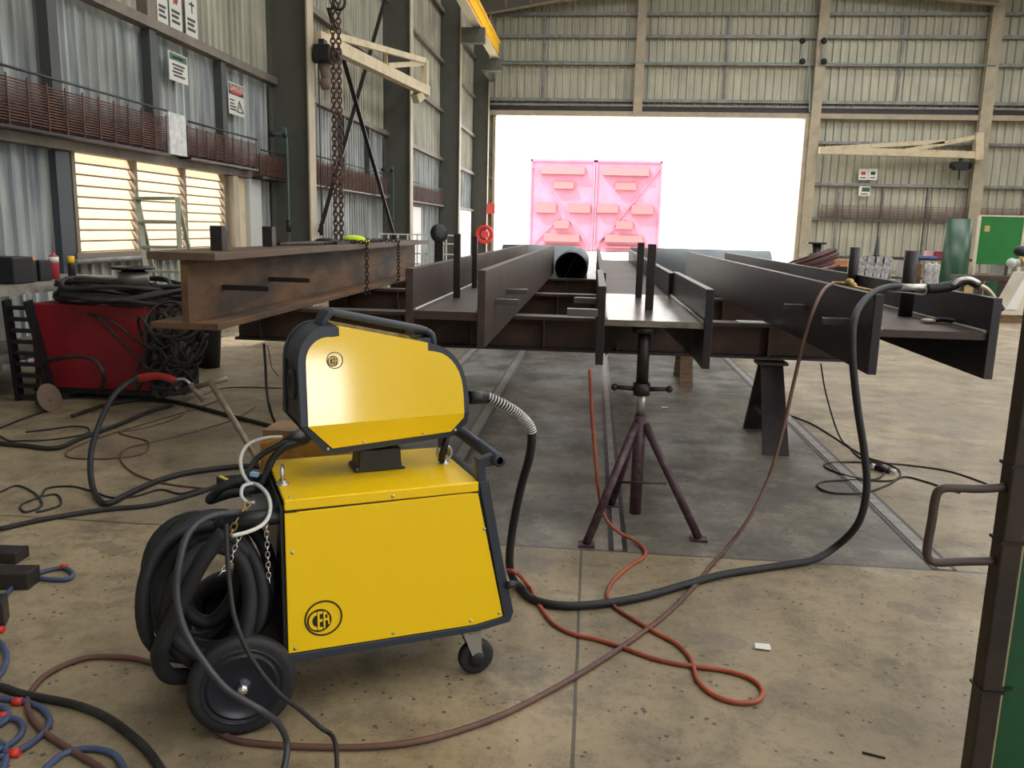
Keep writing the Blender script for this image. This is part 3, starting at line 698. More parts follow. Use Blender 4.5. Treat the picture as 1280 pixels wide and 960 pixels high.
p = at(1160, 403, Z=1.08); o_ = MB().sphere((0, 0, .012), .03, 10, M_CREAM, sc=(1.3, 1, .4)).tube(smooth([(.02, 0, .012), (.08, .01, .02), (.15, -.02, .012), (.2, .0, .015)], 4), .012, 8).build('chipping_tool', M_BLK); o_.location = (p.x, p.y, 1.077)
tag(o_, 'dark tool with pale end lying on the web of the right beam', 'tool')
# ------------------------------------------------------------------ screw stand
c = Vector((.265, 4.07, 0)); t = thing('screw_jack_stand', 'tripod screw stand with spread maroon legs propping the middle beam', 'stand', c)
apex = Vector((0, 0, .56))
for i, (px, py) in enumerate(((733, 682), (873, 675), (764, 633))):
    f = at(px, py, Z=0) - c; l = MB().cyl(f + Vector((0, 0, .012)), apex + Vector((f.x*.08, f.y*.08, 0)), .021, .021, 12).build('leg', M_STAND, t)
    MB().box((f.x-.04, f.y-.035, 0), (f.x+.04, f.y+.035, .012)).build('foot', M_STAND, l)
MB().cyl((.0, 0, .09), (0, 0, .60), .03, n=16).build('tube', M_STAND, t)
MB().cyl((.0, 0, .60), (0, 0, .74), .022, n=14).build('screw', M_ZINC, t)
hd = MB().cyl((0, 0, .705), (0, 0, .765), .042, n=12).build('wing_nut', M_DSTEEL, t)
for s in (-1, 1): MB().cyl((s*.03, 0, .735), (s*.13, 0, .738), .013, .010).sphere((s*.135, 0, .738), .018, 10).build('nut_handle', M_DSTEEL, hd)
MB().cyl((0, 0, .765), (0, 0, 1.02), .030, n=14).cyl((0, 0, 1.015), (0, 0, 1.045), .06, n=14).build('spindle', M_DSTEEL, t)
MB().tube([(-.1, -.1, .28), (.14, -.08, .28)], .006, 6).build('brace_wire', M_DSTEEL, t)

# ------------------------------------------------------------------ welding power source on wheels
TH = R(27.46); O = Vector((-.875, 2.253, 0))
wm = thing('welding_power_source', 'yellow welding power source on a black wheeled trolley in the foreground', 'welding machine', O, TH)
D = .44
fu = lambda a, b, t: (a, t, b)
MB().prism([(-.004, .192), (.60, .190), (.728, .205), (.735, .225), (.640, .69), (.0, .69)], fu, .004, D-.004).build('body', M_BLK, wm)
side = [(0, .212), (.603, .207), (.700, .221), (.604, .664), (0, .660)]
for v0, v1 in ((-.003, .005), (D-.005, D+.003)):
    sp = MB().prism(side, fu, v0, v1).build('side_panel', M_YELB, wm, bevel=.002)
    for u, z in ((.02, .535), (.628, .538), (.02, .225), (.325, .224), (.585, .224), (.685, .235)):
        MB().sphere((u, v0 if v0 < .1 else v1, z), .006, 8, sc=(1, .5, 1)).build('screw', M_ZINC, sp)
MB().box((0, -.004, .667), (.606, D+.004, .70)).build('top_cover', M_YELB, wm, bevel=.004)
tcs = MB()
for u, v in ((.02, .02), (.02, D-.03), (.58, .02), (.58, D-.03)): tcs.sphere((u, v, .70), .006, 8, sc=(1, 1, .5))
tcs.sphere((.325, -.005, .68), .006, 8, sc=(1, .5, 1)); tcs.build('cover_screws', M_ZINC, wm)
MB().box((.0, -.0055, .6615), (.035, .004, .6665)).box((.585, -.0055, .664), (.61, .004, .668)).build('cover_gap', M_BLK, wm)
MB().prism([(.606, .70), (.634, .70), (.738, .232), (.725, .198), (.61, .182), (-.006, .182), (-.006, .210), (.603, .205), (.703, .220)], fu, -.006, .02, ).build('side_frame', M_FRM, wm, bevel=.003)
MB().prism([(.606, .70), (.634, .70), (.738, .232), (.725, .198), (.61, .182), (-.006, .182), (-.006, .210), (.603, .205), (.703, .220)], fu, D-.02, D+.006).build('side_frame', M_FRM, wm, bevel=.003)
MB().prism([(.640, .69), (.648, .69), (.742, .225), (.735, .225)], fu, .02, D-.02).build('front_panel', M_BLK, wm)
# push handle
for v in (.0, D-.03):
    MB().prism([(.606, .66), (.636, .66), (.630, .745), (.672, .748), (.68, .79), (.60, .775)], fu, v, v+.03).build('handle_arm', M_FRM, wm, bevel=.003)
MB().lathe((.668, -.025, .77), (0, 1, 0), [(0, .012), (0, .021), (D+.05, .021), (D+.05, 0)], 20).build('handle_tube', M_FRM, wm)
# rear: bracket plate, hook bar, bottle shelf
MB().box((-.09, .05, .62), (.0, D, .632)).build('rear_shelf', mat('grey_shelf', (92, 94, 92), .5), wm)
MB().box((-.012, .004, .2), (-.004, D-.004, .68)).build('rear_panel', M_BLK, wm)
MB().cyl((.0, .03, .645), (-.17, .03, .640), .026, n=18).sphere((-.17, .03, .64), .026, 12).build('hose_hook', M_BLK, wm)
MB().cyl((.0, D-.03, .645), (-.17, D-.03, .640), .026, n=18).build('hose_hook', M_BLK, wm)
MB().box((-.27, .04, .15), (.0, D-.04, .17)).box((-.27, .04, .15), (-.26, D-.04, .22)).build('bottle_shelf', M_BLK, wm)
MB().cyl((-.139, -.06, .155), (-.139, D+.06, .155), .012).build('axle', M_ZINC, wm)
def wheel(v, s):
    r = .155
    ty = MB().lathe((-.139, v, r), (0, s, 0), [(0, .11), (-.002, .135), (.004, .150), (.016, .155), (.034, .155), (.046, .150), (.05, .135), (.047, .11)], 48).build('tyre', M_TYRE, wm)
    rm = MB().lathe((-.139, v, r), (0, s, 0), [(.0, .122), (.047, .122), (.051, .116), (.044, .110), (.043, .104), (.050, .100), (.050, .096), (.046, .090), (.046, .03), (.048, .022), (.052, .021), (.054, .0)], 40).build('rim', M_RIM, wm)
    MB().lathe((-.139, v, r), (0, s, 0), [(.052, .017), (.064, .016), (.070, .010), (.072, 0)], 16).build('hub_cap', M_CHR, rm)
wheel(-.005, -1); wheel(D+.005, 1)
def caster(u, v):
    pl = MB().box((u-.05, v-.04, .172), (u+.05, v+.04, .182)).cyl((u, v, .172), (u, v, .158), .03).build('caster_plate', M_ZINC, wm)
    fk = MB()
    for s in (-1, 1): fk.prism([(u-.03, .165), (u+.035, .165), (u+.04, .06), (u+.028, .045), (u+.012, .06)], fu, v+s*.026-.002, v+s*.026+.002)
    fk.box((u-.03, v-.028, .158), (u+.035, v+.028, .163)); fk.build('caster_fork', M_ZINC, pl)
    w = MB().lathe((u+.026, v-.018, .062), (0, 1, 0), [(0, .03), (0, .05), (.004, .058), (.01, .062), (.026, .062), (.032, .058), (.036, .05), (.036, .03)], 32).build('caster_tyre', M_RUB, pl)
    MB().lathe((u+.026, v-.031, .062), (0, 1, 0), [(0, 0), (0, .009), (.004, .030), (.058, .030), (.062, .009), (.062, 0)], 24).build('caster_hub', M_BLK, pl)
caster(.60, .055); caster(.60, D-.055)
# eye bolts
for (u, v, rz) in ((.015, .16, 80), (.565, .235, 0)):
    e = MB(); n = 24
    rot = Matrix.Rotation(R(rz), 3, 'Z')
    e.tube([Vector((u, v, .736)) + rot @ Vector((math.cos(2*PI*i/n)*.024, 0, math.sin(2*PI*i/n)*.024)) for i in range(n)], .006, 8, closed=True)
    e.lathe((u, v, .70), (0, 0, 1), [(0, .02), (.004, .02), (.006, .011), (.014, .011)], 16).build('eye_bolt', M_ZINC, wm)
# pivot block for the feeder
pb = MB().prism([(-.085, 0), (.085, 0), (.085, .008), (.072, .014), (.068, .075), (-.068, .075), (-.072, .014), (-.085, .008)], lambda a, b, t: (.335+a, t, .70+b), .205, .32).build('pivot_block', M_BLK, wm, bevel=.003)
MB().cyl((.335, .2625, .775), (.335, .2625, .80), .045).build('pivot_post', M_BLK, pb)
pbs = MB()
for du in (-.076, .076): pbs.sphere((.335+du, .212, .71), .006, 8)
pbs.build('bolt', M_ZINC, pb)
# gas connector on the slanted front
MB().lathe((.715, -.012, .335), (1, 0, 0), [(-.01, 0.0), (-.01, .013), (.022, .013), (.022, .009), (.035, .009), (.035, 0)], 14).build('gas_connector', M_BLK, wm)
# logo of nested rings with letters
def logo(parent, u, z, r, v, f, mk, my, only=False, tone=None):
    b = MB(); n = 40
    def ring(cx, cz, r0, r1):
        vs = []
        for t in (v, v-.0012):
            for rr in (r0, r1): vs += [f(cx+math.cos(2*PI*i/n)*rr, cz+math.sin(2*PI*i/n)*rr, t) for i in range(n)]
        fs = []
        for i in range(n):
            j = (i+1) % n; fs += [(i, j, n+j, n+i), (2*n+i, 3*n+i, 3*n+j, 2*n+j), (i, 2*n+i, 2*n+j, j), (n+i, n+j, 3*n+j, 3*n+i)]
        b.add(vs, fs)
    ring(u, z, r*.91, r)
    cx, cz, q = u-r*.22, z-r*.1, r*.64
    b.add([f(cx+math.cos(2*PI*i/n)*q, cz+math.sin(2*PI*i/n)*q, v) for i in range(n)] + [f(cx+math.cos(2*PI*i/n)*q, cz+math.sin(2*PI*i/n)*q, v-.0012) for i in range(n)],
          [tuple(range(n)), tuple(range(n, 2*n))] + [(i, (i+1) % n, n+(i+1) % n, n+i) for i in range(n)])
    lg = b.build('logo', mk, parent)
    L = MB(); pr = lambda poly: L.prism([(cx+a*q, cz+c*q) for a, c in poly], f, v-.0012, v-.0022)
    A1, A2 = [], []
    for i in range(13):
        a = R(90 + 180*i/12); A1.append((-.2+math.cos(a)*.66, math.sin(a)*.80)); A2.append((-.2+math.cos(a)*.38, math.sin(a)*.52))
    for i in range(12): pr([A1[i], A1[i+1], A2[i+1], A2[i]])
    pr([(-.14, -.82), (.02, -.82), (.02, .82), (-.14, .82)])
    for z0 in (-.82, -.12, .58): pr([(.02, z0), (.26, z0), (.26, z0+.24), (.02, z0+.24)])
    pr([(.34, -.74), (.48, -.74), (.48, .74), (.34, .78)]); pr([(.72, -.40), (.85, -.40), (.80, .36), (.66, .46)]); pr([(.48, .52), (.66, .46), (.70, .4), (.6, .66), (.48, .74)]); pr([(.48, -.05), (.72, -.05), (.70, .15), (.48, .15)])
    L.build('logo_letters', my, lg)
logo(wm, .107, .312, .058, -.0035, fu, mat('logo_black', (30, 24, 12), .4), M_YELB)
# safety chain from the hook
def links(mb, pts, L=.02, w=.006, r=.0018, sm=6):
    pts = [Vector(p) for p in pts]; d = []; tot = 0
    for a, b in zip(pts, pts[1:]): d.append((a, b, tot)); tot += (b-a).length
    step = L*1.45; k = 0; s = 0
    while s < tot:
        for a, b, t0 in d:
            l = (b-a).length
            if t0 <= s <= t0+l: break
        dr = (b-a).normalized(); c = a + dr*(s-t0)
        u = Vector((1, 0, 0)) if abs(dr.x) < .9 else Vector((0, 1, 0)); e = dr.cross(u).normalized(); g = dr.cross(e)
        n = e if k % 2 else g
        ring = []
        for i in range(12):
            a2 = 2*PI*i/12; ring.append(c + dr*(math.cos(a2)*L + (w*.6 if math.cos(a2) > 0 else -w*.6)*0) + n*(math.sin(a2)*w))
        mb.tube(ring, r, sm, closed=True); s += step; k += 1
    return mb
links(MB(), [(-.052, .01, .63), (-.05, .005, .47), (-.048, .0, .45)], .011, .006, .0018).build('safety_chain', M_CHR, wm)
links(MB(), [(-.13, .0, .60), (-.16, -.01, .53), (-.19, -.02, .50)], .011, .006, .0018).build('safety_chain', M_CHR, wm)
links(MB(), [(-.10, .05, .68), (-.14, .0, .64), (-.16, -.01, .60)], .014, .008, .002).build('safety_chain', M_BRONZE, wm)

# ------------------------------------------------------------------ wire feeder on the pivot
FT = R(33); FC = Vector((-.699, 2.641, .80))
wf_ = thing('wire_feeder', 'yellow wire feeder with carry handle swivelled on top of the yellow power source', 'wire feeder', FC, FT)
def arc(cx, cz, rx, rz, a0, a1, n=7): return [(cx+rx*math.cos(R(a0+(a1-a0)*i/n)), cz+rz*math.sin(R(a0+(a1-a0)*i/n))) for i in range(n+1)]
outer = [(-.155, .392)] + arc(-.185, .275, .095, .117, 95, 180) + [(-.280, .09), (-.200, -.010), (-.160, -.012), (.226, .008), (.279, .054), (.283, .131)] + arc(.155, .16, .123, .160, 8, 82) + [(.141, .327)]
inner = [(-.150, .391), (-.150, .362)] + arc(-.183, .285, .074, .075, 80, 180) + [(-.259, .090), (-.181, .010), (.220, .028), (.262, .075), (.262, .146)] + arc(.155, .165, .105, .135, 5, 85) + [(.141, .303), (.141, .328)]
g = lambda a, b, t: (a, t, b)
def wd(b): return .128 - max(0, b-.091)*.114 - max(0, .091-b)*.2
sc_in = [(a*.97, .19+(b-.19)*.97) for a, b in outer]
MB().prism(sc_in, g, -.085, .085).build('body', M_BLK, wf_)
def split(poly, zc):
    up, lo = [], []
    for i, p in enumerate(poly):
        q = poly[(i+1) % len(poly)]
        (up if p[1] >= zc else lo).append(p)
        if (p[1] - zc)*(q[1]-zc) < 0:
            k = (zc-p[1])/(q[1]-p[1]); x = (p[0]+k*(q[0]-p[0]), zc); up.append(x); lo.append(x)
    return up, lo
M_SKIRT = mat('yellow_skirt', (244, 202, 0), .4, coat=.3, coat_rough=.3)
for s in (-1, 1):
    u0, l0 = split(outer, .091)
    fb_ = lambda a, b, t, s=s: (a, s*(wd(b) + t), b)
    fr = MB().prism(u0, fb_, -.03, 0).prism(l0, fb_, -.03, 0).build('frame', M_FRM, wf_)
    up, lo = split(inner, .091)
    MB().prism(up, fb_, -.01, .004).build('side_cover', M_YEL, wf_)
    MB().prism(lo, fb_, -.01, .004).build('lower_side_cover', M_SKIRT, wf_)
    k = MB()
    for a, b in ((-.196, .010), (.235, .032), (.12, .032), (-.08, .022)): k.sphere((a, s*(wd(b)+.003), b), .0055, 8)
    k.build('screw', M_ZINC, wf_)
MB().add([(-.155, -.094, .393), (-.155, .094, .393), (.141, .105, .329), (.141, -.105, .329), (-.155, -.094, .386), (-.155, .094, .386), (.141, .105, .322), (.141, -.105, .322)], [(0,1,2,3), (4,5,6,7), (0,1,5,4), (1,2,6,5), (2,3,7,6), (3,0,4,7)]).build('top_cover', M_YEL, wf_)
# rounded rear and front edge shells join the two frames
sh = MB(); HP = outer[0:9]
sh.add([(p[0]*.99, q*(wd(p[1])-.004), .19+(p[1]-.19)*.99) for q in (-1, 1) for p in HP], [(i, i+1, i+len(HP)+1, i+len(HP)) for i in range(len(HP)-1)], smooth=True)
sh.build('rear_hood', M_FRM, wf_); sh = MB(); HP = outer[14:23]
sh.add([(p[0]*.99, q*(wd(p[1])-.004), .19+(p[1]-.19)*.99) for q in (-1, 1) for p in HP], [(i, i+1, i+len(HP)+1, i+len(HP)) for i in range(len(HP)-1)], smooth=True)
sh.build('front_hood', M_FRM, wf_)
MB().lathe((-.274, 0, .2), (-1, 0, 0), [(0, .05), (.006, .048), (.006, .03), (.002, .028), (.002, 0)], 24).build('rear_cap', M_BLK, wf_)
hp_ = smooth([(-.185, -.0, .385), (-.172, 0, .410), (-.155, 0, .425), (-.12, 0, .420), (.14, 0, .364), (.165, 0, .357), (.185, 0, .342), (.193, 0, .31)], 5)
MB().tube([p + Vector((0, -.028, 0)) for p in hp_], .012, 10).tube([p + Vector((0, .028, 0)) for p in hp_], .012, 10).tube(hp_, .012, 10).build('carry_handle', M_FRM, wf_)
MB().box((-.19, -.035, .375), (-.15, .035, .392)).box((.13, -.035, .31), (.20, .035, .335)).build('handle_foot', M_FRM, wf_, bevel=.004)
logo(wf_, -.168, .288, .026, -.1325, lambda a, b, t: (a, t + (b-.091)*.114, b), mat('logo_dark', (70, 62, 30), .4), mat('logo_pale', (214, 190, 110), .4))
MB().cyl((.03, 0, -.012), (.03, 0, -.001), .05).box((-.05, -.05, -.001), (.09, .05, .01)).build('pivot_socket', M_BLK, wf_)
MB().cyl((.235, -.06, .012), (.21, -.06, -.09), .012).build('drag_bracket', M_BLK, wf_)
# torch: cable from the feeder across the floor up to the right hand beam
tq = thing('welding_torch', 'black welding torch and its long cable, from the wire feeder to the right beam', 'welding torch', at(700, 757, Z=0))
def rel(o, pts): return [Vector(p) - Vector(o.location) for p in pts]
cy = [(589, 497, 2.83), (606, 497, 2.86), (632, 508, 2.90), (652, 522, 2.95), (664, 540, 2.98), (662, 570, 3.0), (651, 610, 3.05), (641, 660, 3.1), (637, 705, 3.12), (645, 730), (664, 748), (700, 757), (750, 755), (800, 747), (850, 733), (900, 719), (950, 711), (1010, 702), (1045, 683, 3.80), (1072, 655, 3.72), (1083, 615, 3.68), (1081, 570, 3.68), (1072, 510, 3.70), (1066, 450, 3.72), (1067, 405, 3.78), (1076, 382, 3.9), (1092, 366, 4.05), (1110, 359, 4.2), (1128, 358, 4.3)]
P = smooth(pp(cy, .017), 7)
for p in P: p.z = max(p.z, .018)
MB().tube(rel(tq, P), .0165, 12).build('torch_cable', M_RUB, tq)
MB().cyl(*rel(tq, [at(586, 497, Y=2.815), at(606, 497, Y=2.86)]), .024, .022).build('connector', M_BLK, tq)
# white spring guard around the first bend
sg = MB(); gp = P[8:29]; tot = len(gp)
hel = []
for i in range((tot-1)*10):
    k, f_ = divmod(i, 10); p = gp[k].lerp(gp[k+1], f_/10); d = (gp[k+1]-gp[k]).normalized(); a = d.cross(Vector((0, 0, 1))).normalized(); b = a.cross(d); an = i*2*PI/9.0
    hel.append(p + (a*math.cos(an) + b*math.sin(an))*.0195)
sg.tube(rel(tq, hel), .0030, 5); sg.build('spring_guard', mat('spring_white', (205, 205, 200), .35, .4), tq)
hz = [(1128, 358), (1150, 359), (1160, 359)]
MB().tube(rel(tq, [at(1122, 359, Y=4.28), at(1162, 359, Y=4.3)]), .0165, 12).build('spring_guard', MATS['spring_white'], tq)
hb = rel(tq, [at(x, y, Y=4.3) for x, y in ((1157, 361), (1175, 360), (1190, 357), (1200, 352), (1212, 351), (1224, 357))])
MB().tube(smooth(hb, 4), lambda s: .026 if s < .6 else .022, 12).build('grip', M_BLK, tq)
MB().tube(smooth(rel(tq, [at(x, y, Y=4.28) for x, y in ((1190, 357), (1200, 350), (1212, 349), (1224, 354))]), 4), .012, 8).build('hanger', M_ZINC, tq)
MB().box(*[v for v in (lambda q: (q - Vector((.02, .03, .015)), q + Vector((.02, .0, .012))))(rel(tq, [at(1207, 361, Y=4.3)])[0])]).build('trigger', M_BRONZE, tq)
MB().tube(smooth(rel(tq, [at(x, y, Y=4.3) for x, y in ((1221, 356), (1232, 360), (1240, 368), (1245, 376))]), 5), .010, 10).build('neck', mat('neck_pale', (205, 196, 172), .35, .5), tq)
MB().tube(rel(tq, [at(1245, 376, Y=4.3), at(1252, 388, Y=4.3)]), .017, 12).build('nozzle', M_BLK, tq)
MB().tube(smooth(rel(tq, [at(x, y, Y=4.27) for x, y in ((1108, 364), (1135, 366), (1155, 368), (1158, 360))]), 4), .004, 6).build('trigger_wire', M_GALV, tq)
# second torch with brass head resting on the same beam, fed by the brown hose
g2 = thing('gas_torch', 'brass gas torch resting on the top edge of the right beam', 'torch', at(1060, 356, Y=4.9))
MB().tube(smooth(rel(g2, [at(x, y, Y=yy) for x, y, yy in ((1040, 354, 4.95), (1056, 355, 4.9), (1066, 359, 4.8), (1090, 364, 4.6))]), 4), .012, 10).build('body', M_BRONZE, g2)
MB().sphere(rel(g2, [at(1062, 354, Y=4.85)])[0], .028, 10).sphere(rel(g2, [at(1067, 358, Y=4.8)])[0], .022, 10).build('valve_knob', M_BRONZE, g2)

# ------------------------------------------------------------------ floor hoses
cable('gas_hose', [(634, 713, 3.02), (646, 716, 3.02), (660, 733), (672, 753), (690, 778), (715, 792), (745, 799), (780, 810), (820, 824), (860, 832), (905, 838), (938, 848), (953, 863), (946, 876), (920, 878), (893, 869), (873, 852), (867, 835), (862, 822), (846, 805), (820, 791), (795, 776), (770, 760), (759, 745), (766, 727), (785, 709), (804, 697), (806, 688), (795, 677, 3.86), (772, 664, 3.90), (755, 644, 3.94), (748, 612, 3.96), (744, 570, 3.97), (740, 520, 3.97), (738, 480, 3.97), (737, 462, 3.97)],
      .0085, M_ORG, 'orange red hose looping over the floor from the yellow welder to the middle beam', 'hose')
cable('gas_hose', [(1042, 354, 4.75), (1030, 362, 4.5), (1018, 385, 4.35), (1005, 425, 4.3), (993, 475, 4.25), (978, 540, 4.15), (960, 600, 4.05), (935, 650, 3.9), (903, 692), (870, 730), (835, 766), (790, 800), (740, 833), (690, 862), (640, 888), (590, 908), (530, 925), (470, 933), (400, 934), (330, 930), (292, 924), (262, 905, 'z', .012), (238, 868), (222, 843), (185, 827), (150, 821), (105, 823), (62, 841), (38, 866), (36, 890), (55, 915), (90, 938), (125, 960), (150, 985)],
      .0095, M_BRN, 'long brown hose from the brass torch across the floor, curling round at lower left', 'hose')
cable('power_cable', [(1026, 455, 6.3), (1032, 490, 6.0), (1045, 535, 5.7), (1056, 555), (1075, 572), (1100, 578), (1140, 582), (1190, 590), (1250, 612), (1300, 640)], .006, M_RUBD, 'thin dark cable running right across the tan floor from under the right beam', 'cable')
cable('power_cable', [(990, 520), (1015, 530), (1040, 545), (1060, 558), (1085, 572), (1110, 580), (1125, 590), (1118, 600), (1085, 600), (1050, 592), (1030, 582), (1045, 578), (1080, 578), (1105, 583), (1098, 598), (1060, 600), (1030, 602), (1022, 608), (1040, 616), (1080, 616), (1110, 606), (1130, 596), (1160, 603), (1172, 607), (1200, 616)], .006, M_RUBD, 'dark looped cable coiled on the floor beside the right rail', 'cable')
pl = at(1112, 588, Z=.02); t = thing('cable_plug', 'black and white plug lying in the looped cable at the right', 'plug', pl)
MB().cyl((-.07, .06, 0), (0, 0, 0), .02).build('plug_body', M_BLK, t); MB().cyl((-.09, .077, 0), (-.07, .06, 0), .021).cyl((0, 0, 0), (.035, -.02, 0), .014).build('plug_cap', M_WHT, t)
# left hand cables
LC = [
 ('hose', [(0, 661), (60, 648), (130, 637), (190, 631), (250, 615), (290, 600), (330, 590), (352, 583)], .013, M_RUBD, 'long dark hose sweeping across the floor behind the coiled hoses'),
 ('cable', [(0, 615), (22, 607), (45, 618), (52, 632), (32, 640), (26, 632), (45, 623), (70, 618), (76, 630), (60, 637), (45, 640)], .006, M_RUBD, 'thin dark cable curled on the floor at the far left edge'),
 ('cable', [(52, 620), (60, 610), (90, 608), (115, 614), (140, 622), (170, 620), (200, 612), (225, 617), (250, 612), (300, 612)], .006, M_RUBD, 'thin cable wandering right from the small curl at left'),
 ('cable', [(320, 508), (290, 525), (240, 540), (190, 553), (160, 560), (150, 572), (165, 590), (200, 603), (250, 610), (310, 615), (345, 622)], .006, M_BRN, 'brown cable making a wide bend on the floor left of the yellow feeder'),
 ('cable', [(352, 485), (300, 484), (270, 487), (245, 500), (225, 520), (180, 535), (150, 540), (160, 545), (185, 552), (180, 566), (140, 573), (95, 573), (82, 568), (95, 558), (130, 545), (180, 530), (230, 515), (275, 500)], .006, M_BRN, 'brown cable looping on the floor beneath the propped red torch'),
 ('hose', [(0, 554), (30, 557), (70, 560), (100, 548), (150, 530), (185, 515), (215, 506)], .016, M_RUBD, 'thick dusty hose running diagonally to the left wall side'),
 ('hose', [(90, 520), (130, 507), (170, 500), (205, 500), (240, 507), (290, 520), (340, 533), (370, 545)], .016, M_RUBD, 'thick dusty hose passing behind the T shaped torch stand'),
 ('cable', [(0, 535), (25, 525), (45, 518), (60, 513)], .008, M_RUBD, 'short cable leading to the angle grinder at left'),
 ('cable', [(0, 545), (12, 551), (30, 551), (60, 550), (105, 543), (110, 535), (90, 533), (60, 537), (32, 540)], .006, M_RUBD, 'thin cable loop with white tag beside the grinder'),
 ('hose', [(45, 468, 6.6), (60, 452, 6.2), (95, 446, 6.05), (120, 452, 6.0), (130, 475, 6.0), (118, 492), (80, 497)], .016, M_RUBD, 'dark hose arching in front of the red cabinet'),
 ('cable', [(330, 430, 6.15), (332, 460, 6.0), (335, 500, 5.7), (345, 530), (365, 545)], .010, M_RUB, 'black cable hanging from the near cross beam behind the feeder'),
 ('cable', [(348, 470, 6.0), (340, 460, 6.05), (338, 450, 6.1), (336, 440, 6.12), (334, 432, 6.15)], .004, M_BRN, 'thin frayed brown wire hanging under the near cross beam'),
]
for nm, L, r, m, lb in LC: cable('floor_' + nm, L, r, m, lb, nm)
t = cable('floor_hose', [(0, 858), (30, 868), (90, 880), (130, 895), (165, 920), (190, 945), (215, 985)], .013, M_RUBD, 'thick black braided hose curving across the lower left corner', 'hose')
cable('draped_cable', [(300, 640, 2.22), (262, 646, 2.12), (237, 665, 2.05), (225, 700, 2.0), (221, 745, 1.97), (232, 790, 1.95), (258, 832, 1.93), (283, 861, 1.92), (306, 876, 1.92), (328, 889, 1.93), (348, 905, 1.97), (359, 932, 1.99), (352, 975, 1.9)], .0095, mat('grey_cord', (52, 55, 60), .45), 'grey black cord draped over the front of the big trolley wheel', 'cord')
cable('draped_cable', [(283, 655, 2.12), (284, 690, 2.08), (287, 730, 2.05), (294, 775, 2.0), (313, 820, 1.98), (345, 863, 1.98), (376, 888, 2.02), (400, 909, 2.05), (418, 925, 2.03), (422, 975, 1.9)], .0065, M_RUB, 'thin black cord hanging beside the thick one in front of the wheel', 'cord')
# blue hose tangle at the lower left
blue = [[(-30, 775), (0, 752), (22, 728), (50, 716), (78, 710), (91, 717), (84, 724), (60, 724), (40, 721)],
        [(-20, 790), (2, 805), (8, 825), (-5, 850), (-30, 870)],
        [(-20, 873), (20, 875), (50, 884), (62, 902), (48, 922), (15, 942), (-20, 950)],
        [(-20, 882), (5, 885), (8, 900), (-20, 915)],
        [(52, 965), (80, 942), (115, 936), (145, 945), (160, 975)],
        [(-20, 905), (15, 898), (28, 908), (20, 925), (-15, 945)],
        [(-10, 922), (6, 935), (6, 955), (-5, 975)]]
bt = thing('blue_hose_tangle', 'blue hose tangle tied with red tape in the lower left corner', 'hose', at(10, 900, Z=0))
hb = MB()
for L in blue: hb.tube(rel(bt, smooth(pp(L, .010), 6)), .0095, 10)
hb.build('hose', M_BLUE, bt)
for (x, y) in ((80, 709), (22, 877), (18, 941), (3, 895), (0, 787)):
    p = rel(bt, [at(x, y, Z=.012)])[0]; d = Vector((1, .25, 0)).normalized()
    MB().cyl(p - d*.014, p + d*.014, .0125, n=10).build('red_tape', M_RTAPE, bt)

# coiled thick hoses hanging at the back of the machine
hc = thing('coiled_hoses', 'thick black hose bundle coiled over the hook at the rear of the yellow welder', 'hose coil', O, TH)
random.seed(11)
for k in range(7):
    cx, cz = -.22 + random.uniform(-.015, .02), .40 + random.uniform(-.015, .015); ru, rz_ = .115 + .011*k, .175 + .008*k - (.01 if k > 4 else 0)
    v0 = .02 + .035*((k*3) % 7) - .02; ph = random.uniform(0, 6.28); pts = []
    for i in range(44):
        a = 2*PI*i/44 + ph
        pts.append((cx + ru*math.cos(a) + .006*math.sin(3*a+k), v0 + .03*math.sin(a*2+k), cz + rz_*math.sin(a)*(1.0 if math.sin(a) > 0 else 1.0) + .008*math.sin(2*a+k*2)))
    MB().tube(pts, .019 if k % 3 else .022, 12, closed=True).build('hose_loop', M_HOSE, hc)
MB().tube(smooth([(-.17, -.03, .63), (-.23, -.035, .56), (-.29, -.035, .45), (-.345, -.03, .33), (-.36, .0, .26), (-.34, .03, .19), (-.29, .06, .16)], 6), .024, 12).build('hose_strap', M_HOSE, hc)
MB().tube(smooth([(-.14, .12, .62), (-.12, .10, .5), (-.14, .12, .38), (-.2, .14, .29), (-.26, .15, .30), (-.29, .16, .38), (-.25, .17, .45)], 6), .022, 12).build('inner_hose', M_HOSE, hc)
# interconnection leads between feeder and power source
il = thing('feeder_leads', 'black and white leads looping from the wire feeder behind the power source', 'leads', at(345, 590, Y=2.6))
for L, r, m, nm in (([(372, 552, 2.68), (355, 560, 2.62), (340, 575, 2.58), (330, 600, 2.52), (318, 620, 2.5)], .013, M_RUB, 'lead'),
                    ([(372, 550, 2.68), (350, 556, 2.62), (325, 570, 2.58), (310, 590, 2.52), (306, 615, 2.48), (318, 628, 2.45)], .010, M_RUB, 'lead'),
                    ([(352, 546, 2.62), (330, 548, 2.55), (310, 556, 2.5), (301, 572, 2.45), (303, 590, 2.42), (311, 603, 2.4), (322, 606, 2.36), (334, 618, 2.3), (338, 635, 2.26), (332, 652, 2.2), (315, 663, 2.15), (290, 670, 2.1)], .0058, M_WHT, 'gas_line'),
                    ([(316, 604, 2.36), (304, 608, 2.33), (302, 620, 2.31), (310, 628, 2.3), (318, 628, 2.3)], .0055, M_WHT, 'gas_line'),
                    ([(300, 600, 2.42), (280, 608, 2.4), (268, 618, 2.4), (263, 625, 2.4), (285, 618, 2.45), (320, 612, 2.5)], .015, M_RUB, 'lead')):
    P2 = smooth(pp(L, r), 6); MB().tube(rel(il, P2), r, 10).build(nm, m, il)
q = rel(il, [at(355, 556, Y=2.64)])[0]; q2 = rel(il, [at(380, 545, Y=2.72)])[0]
MB().cyl(q, q2, .02, .03).build('boot', M_BLK, il)
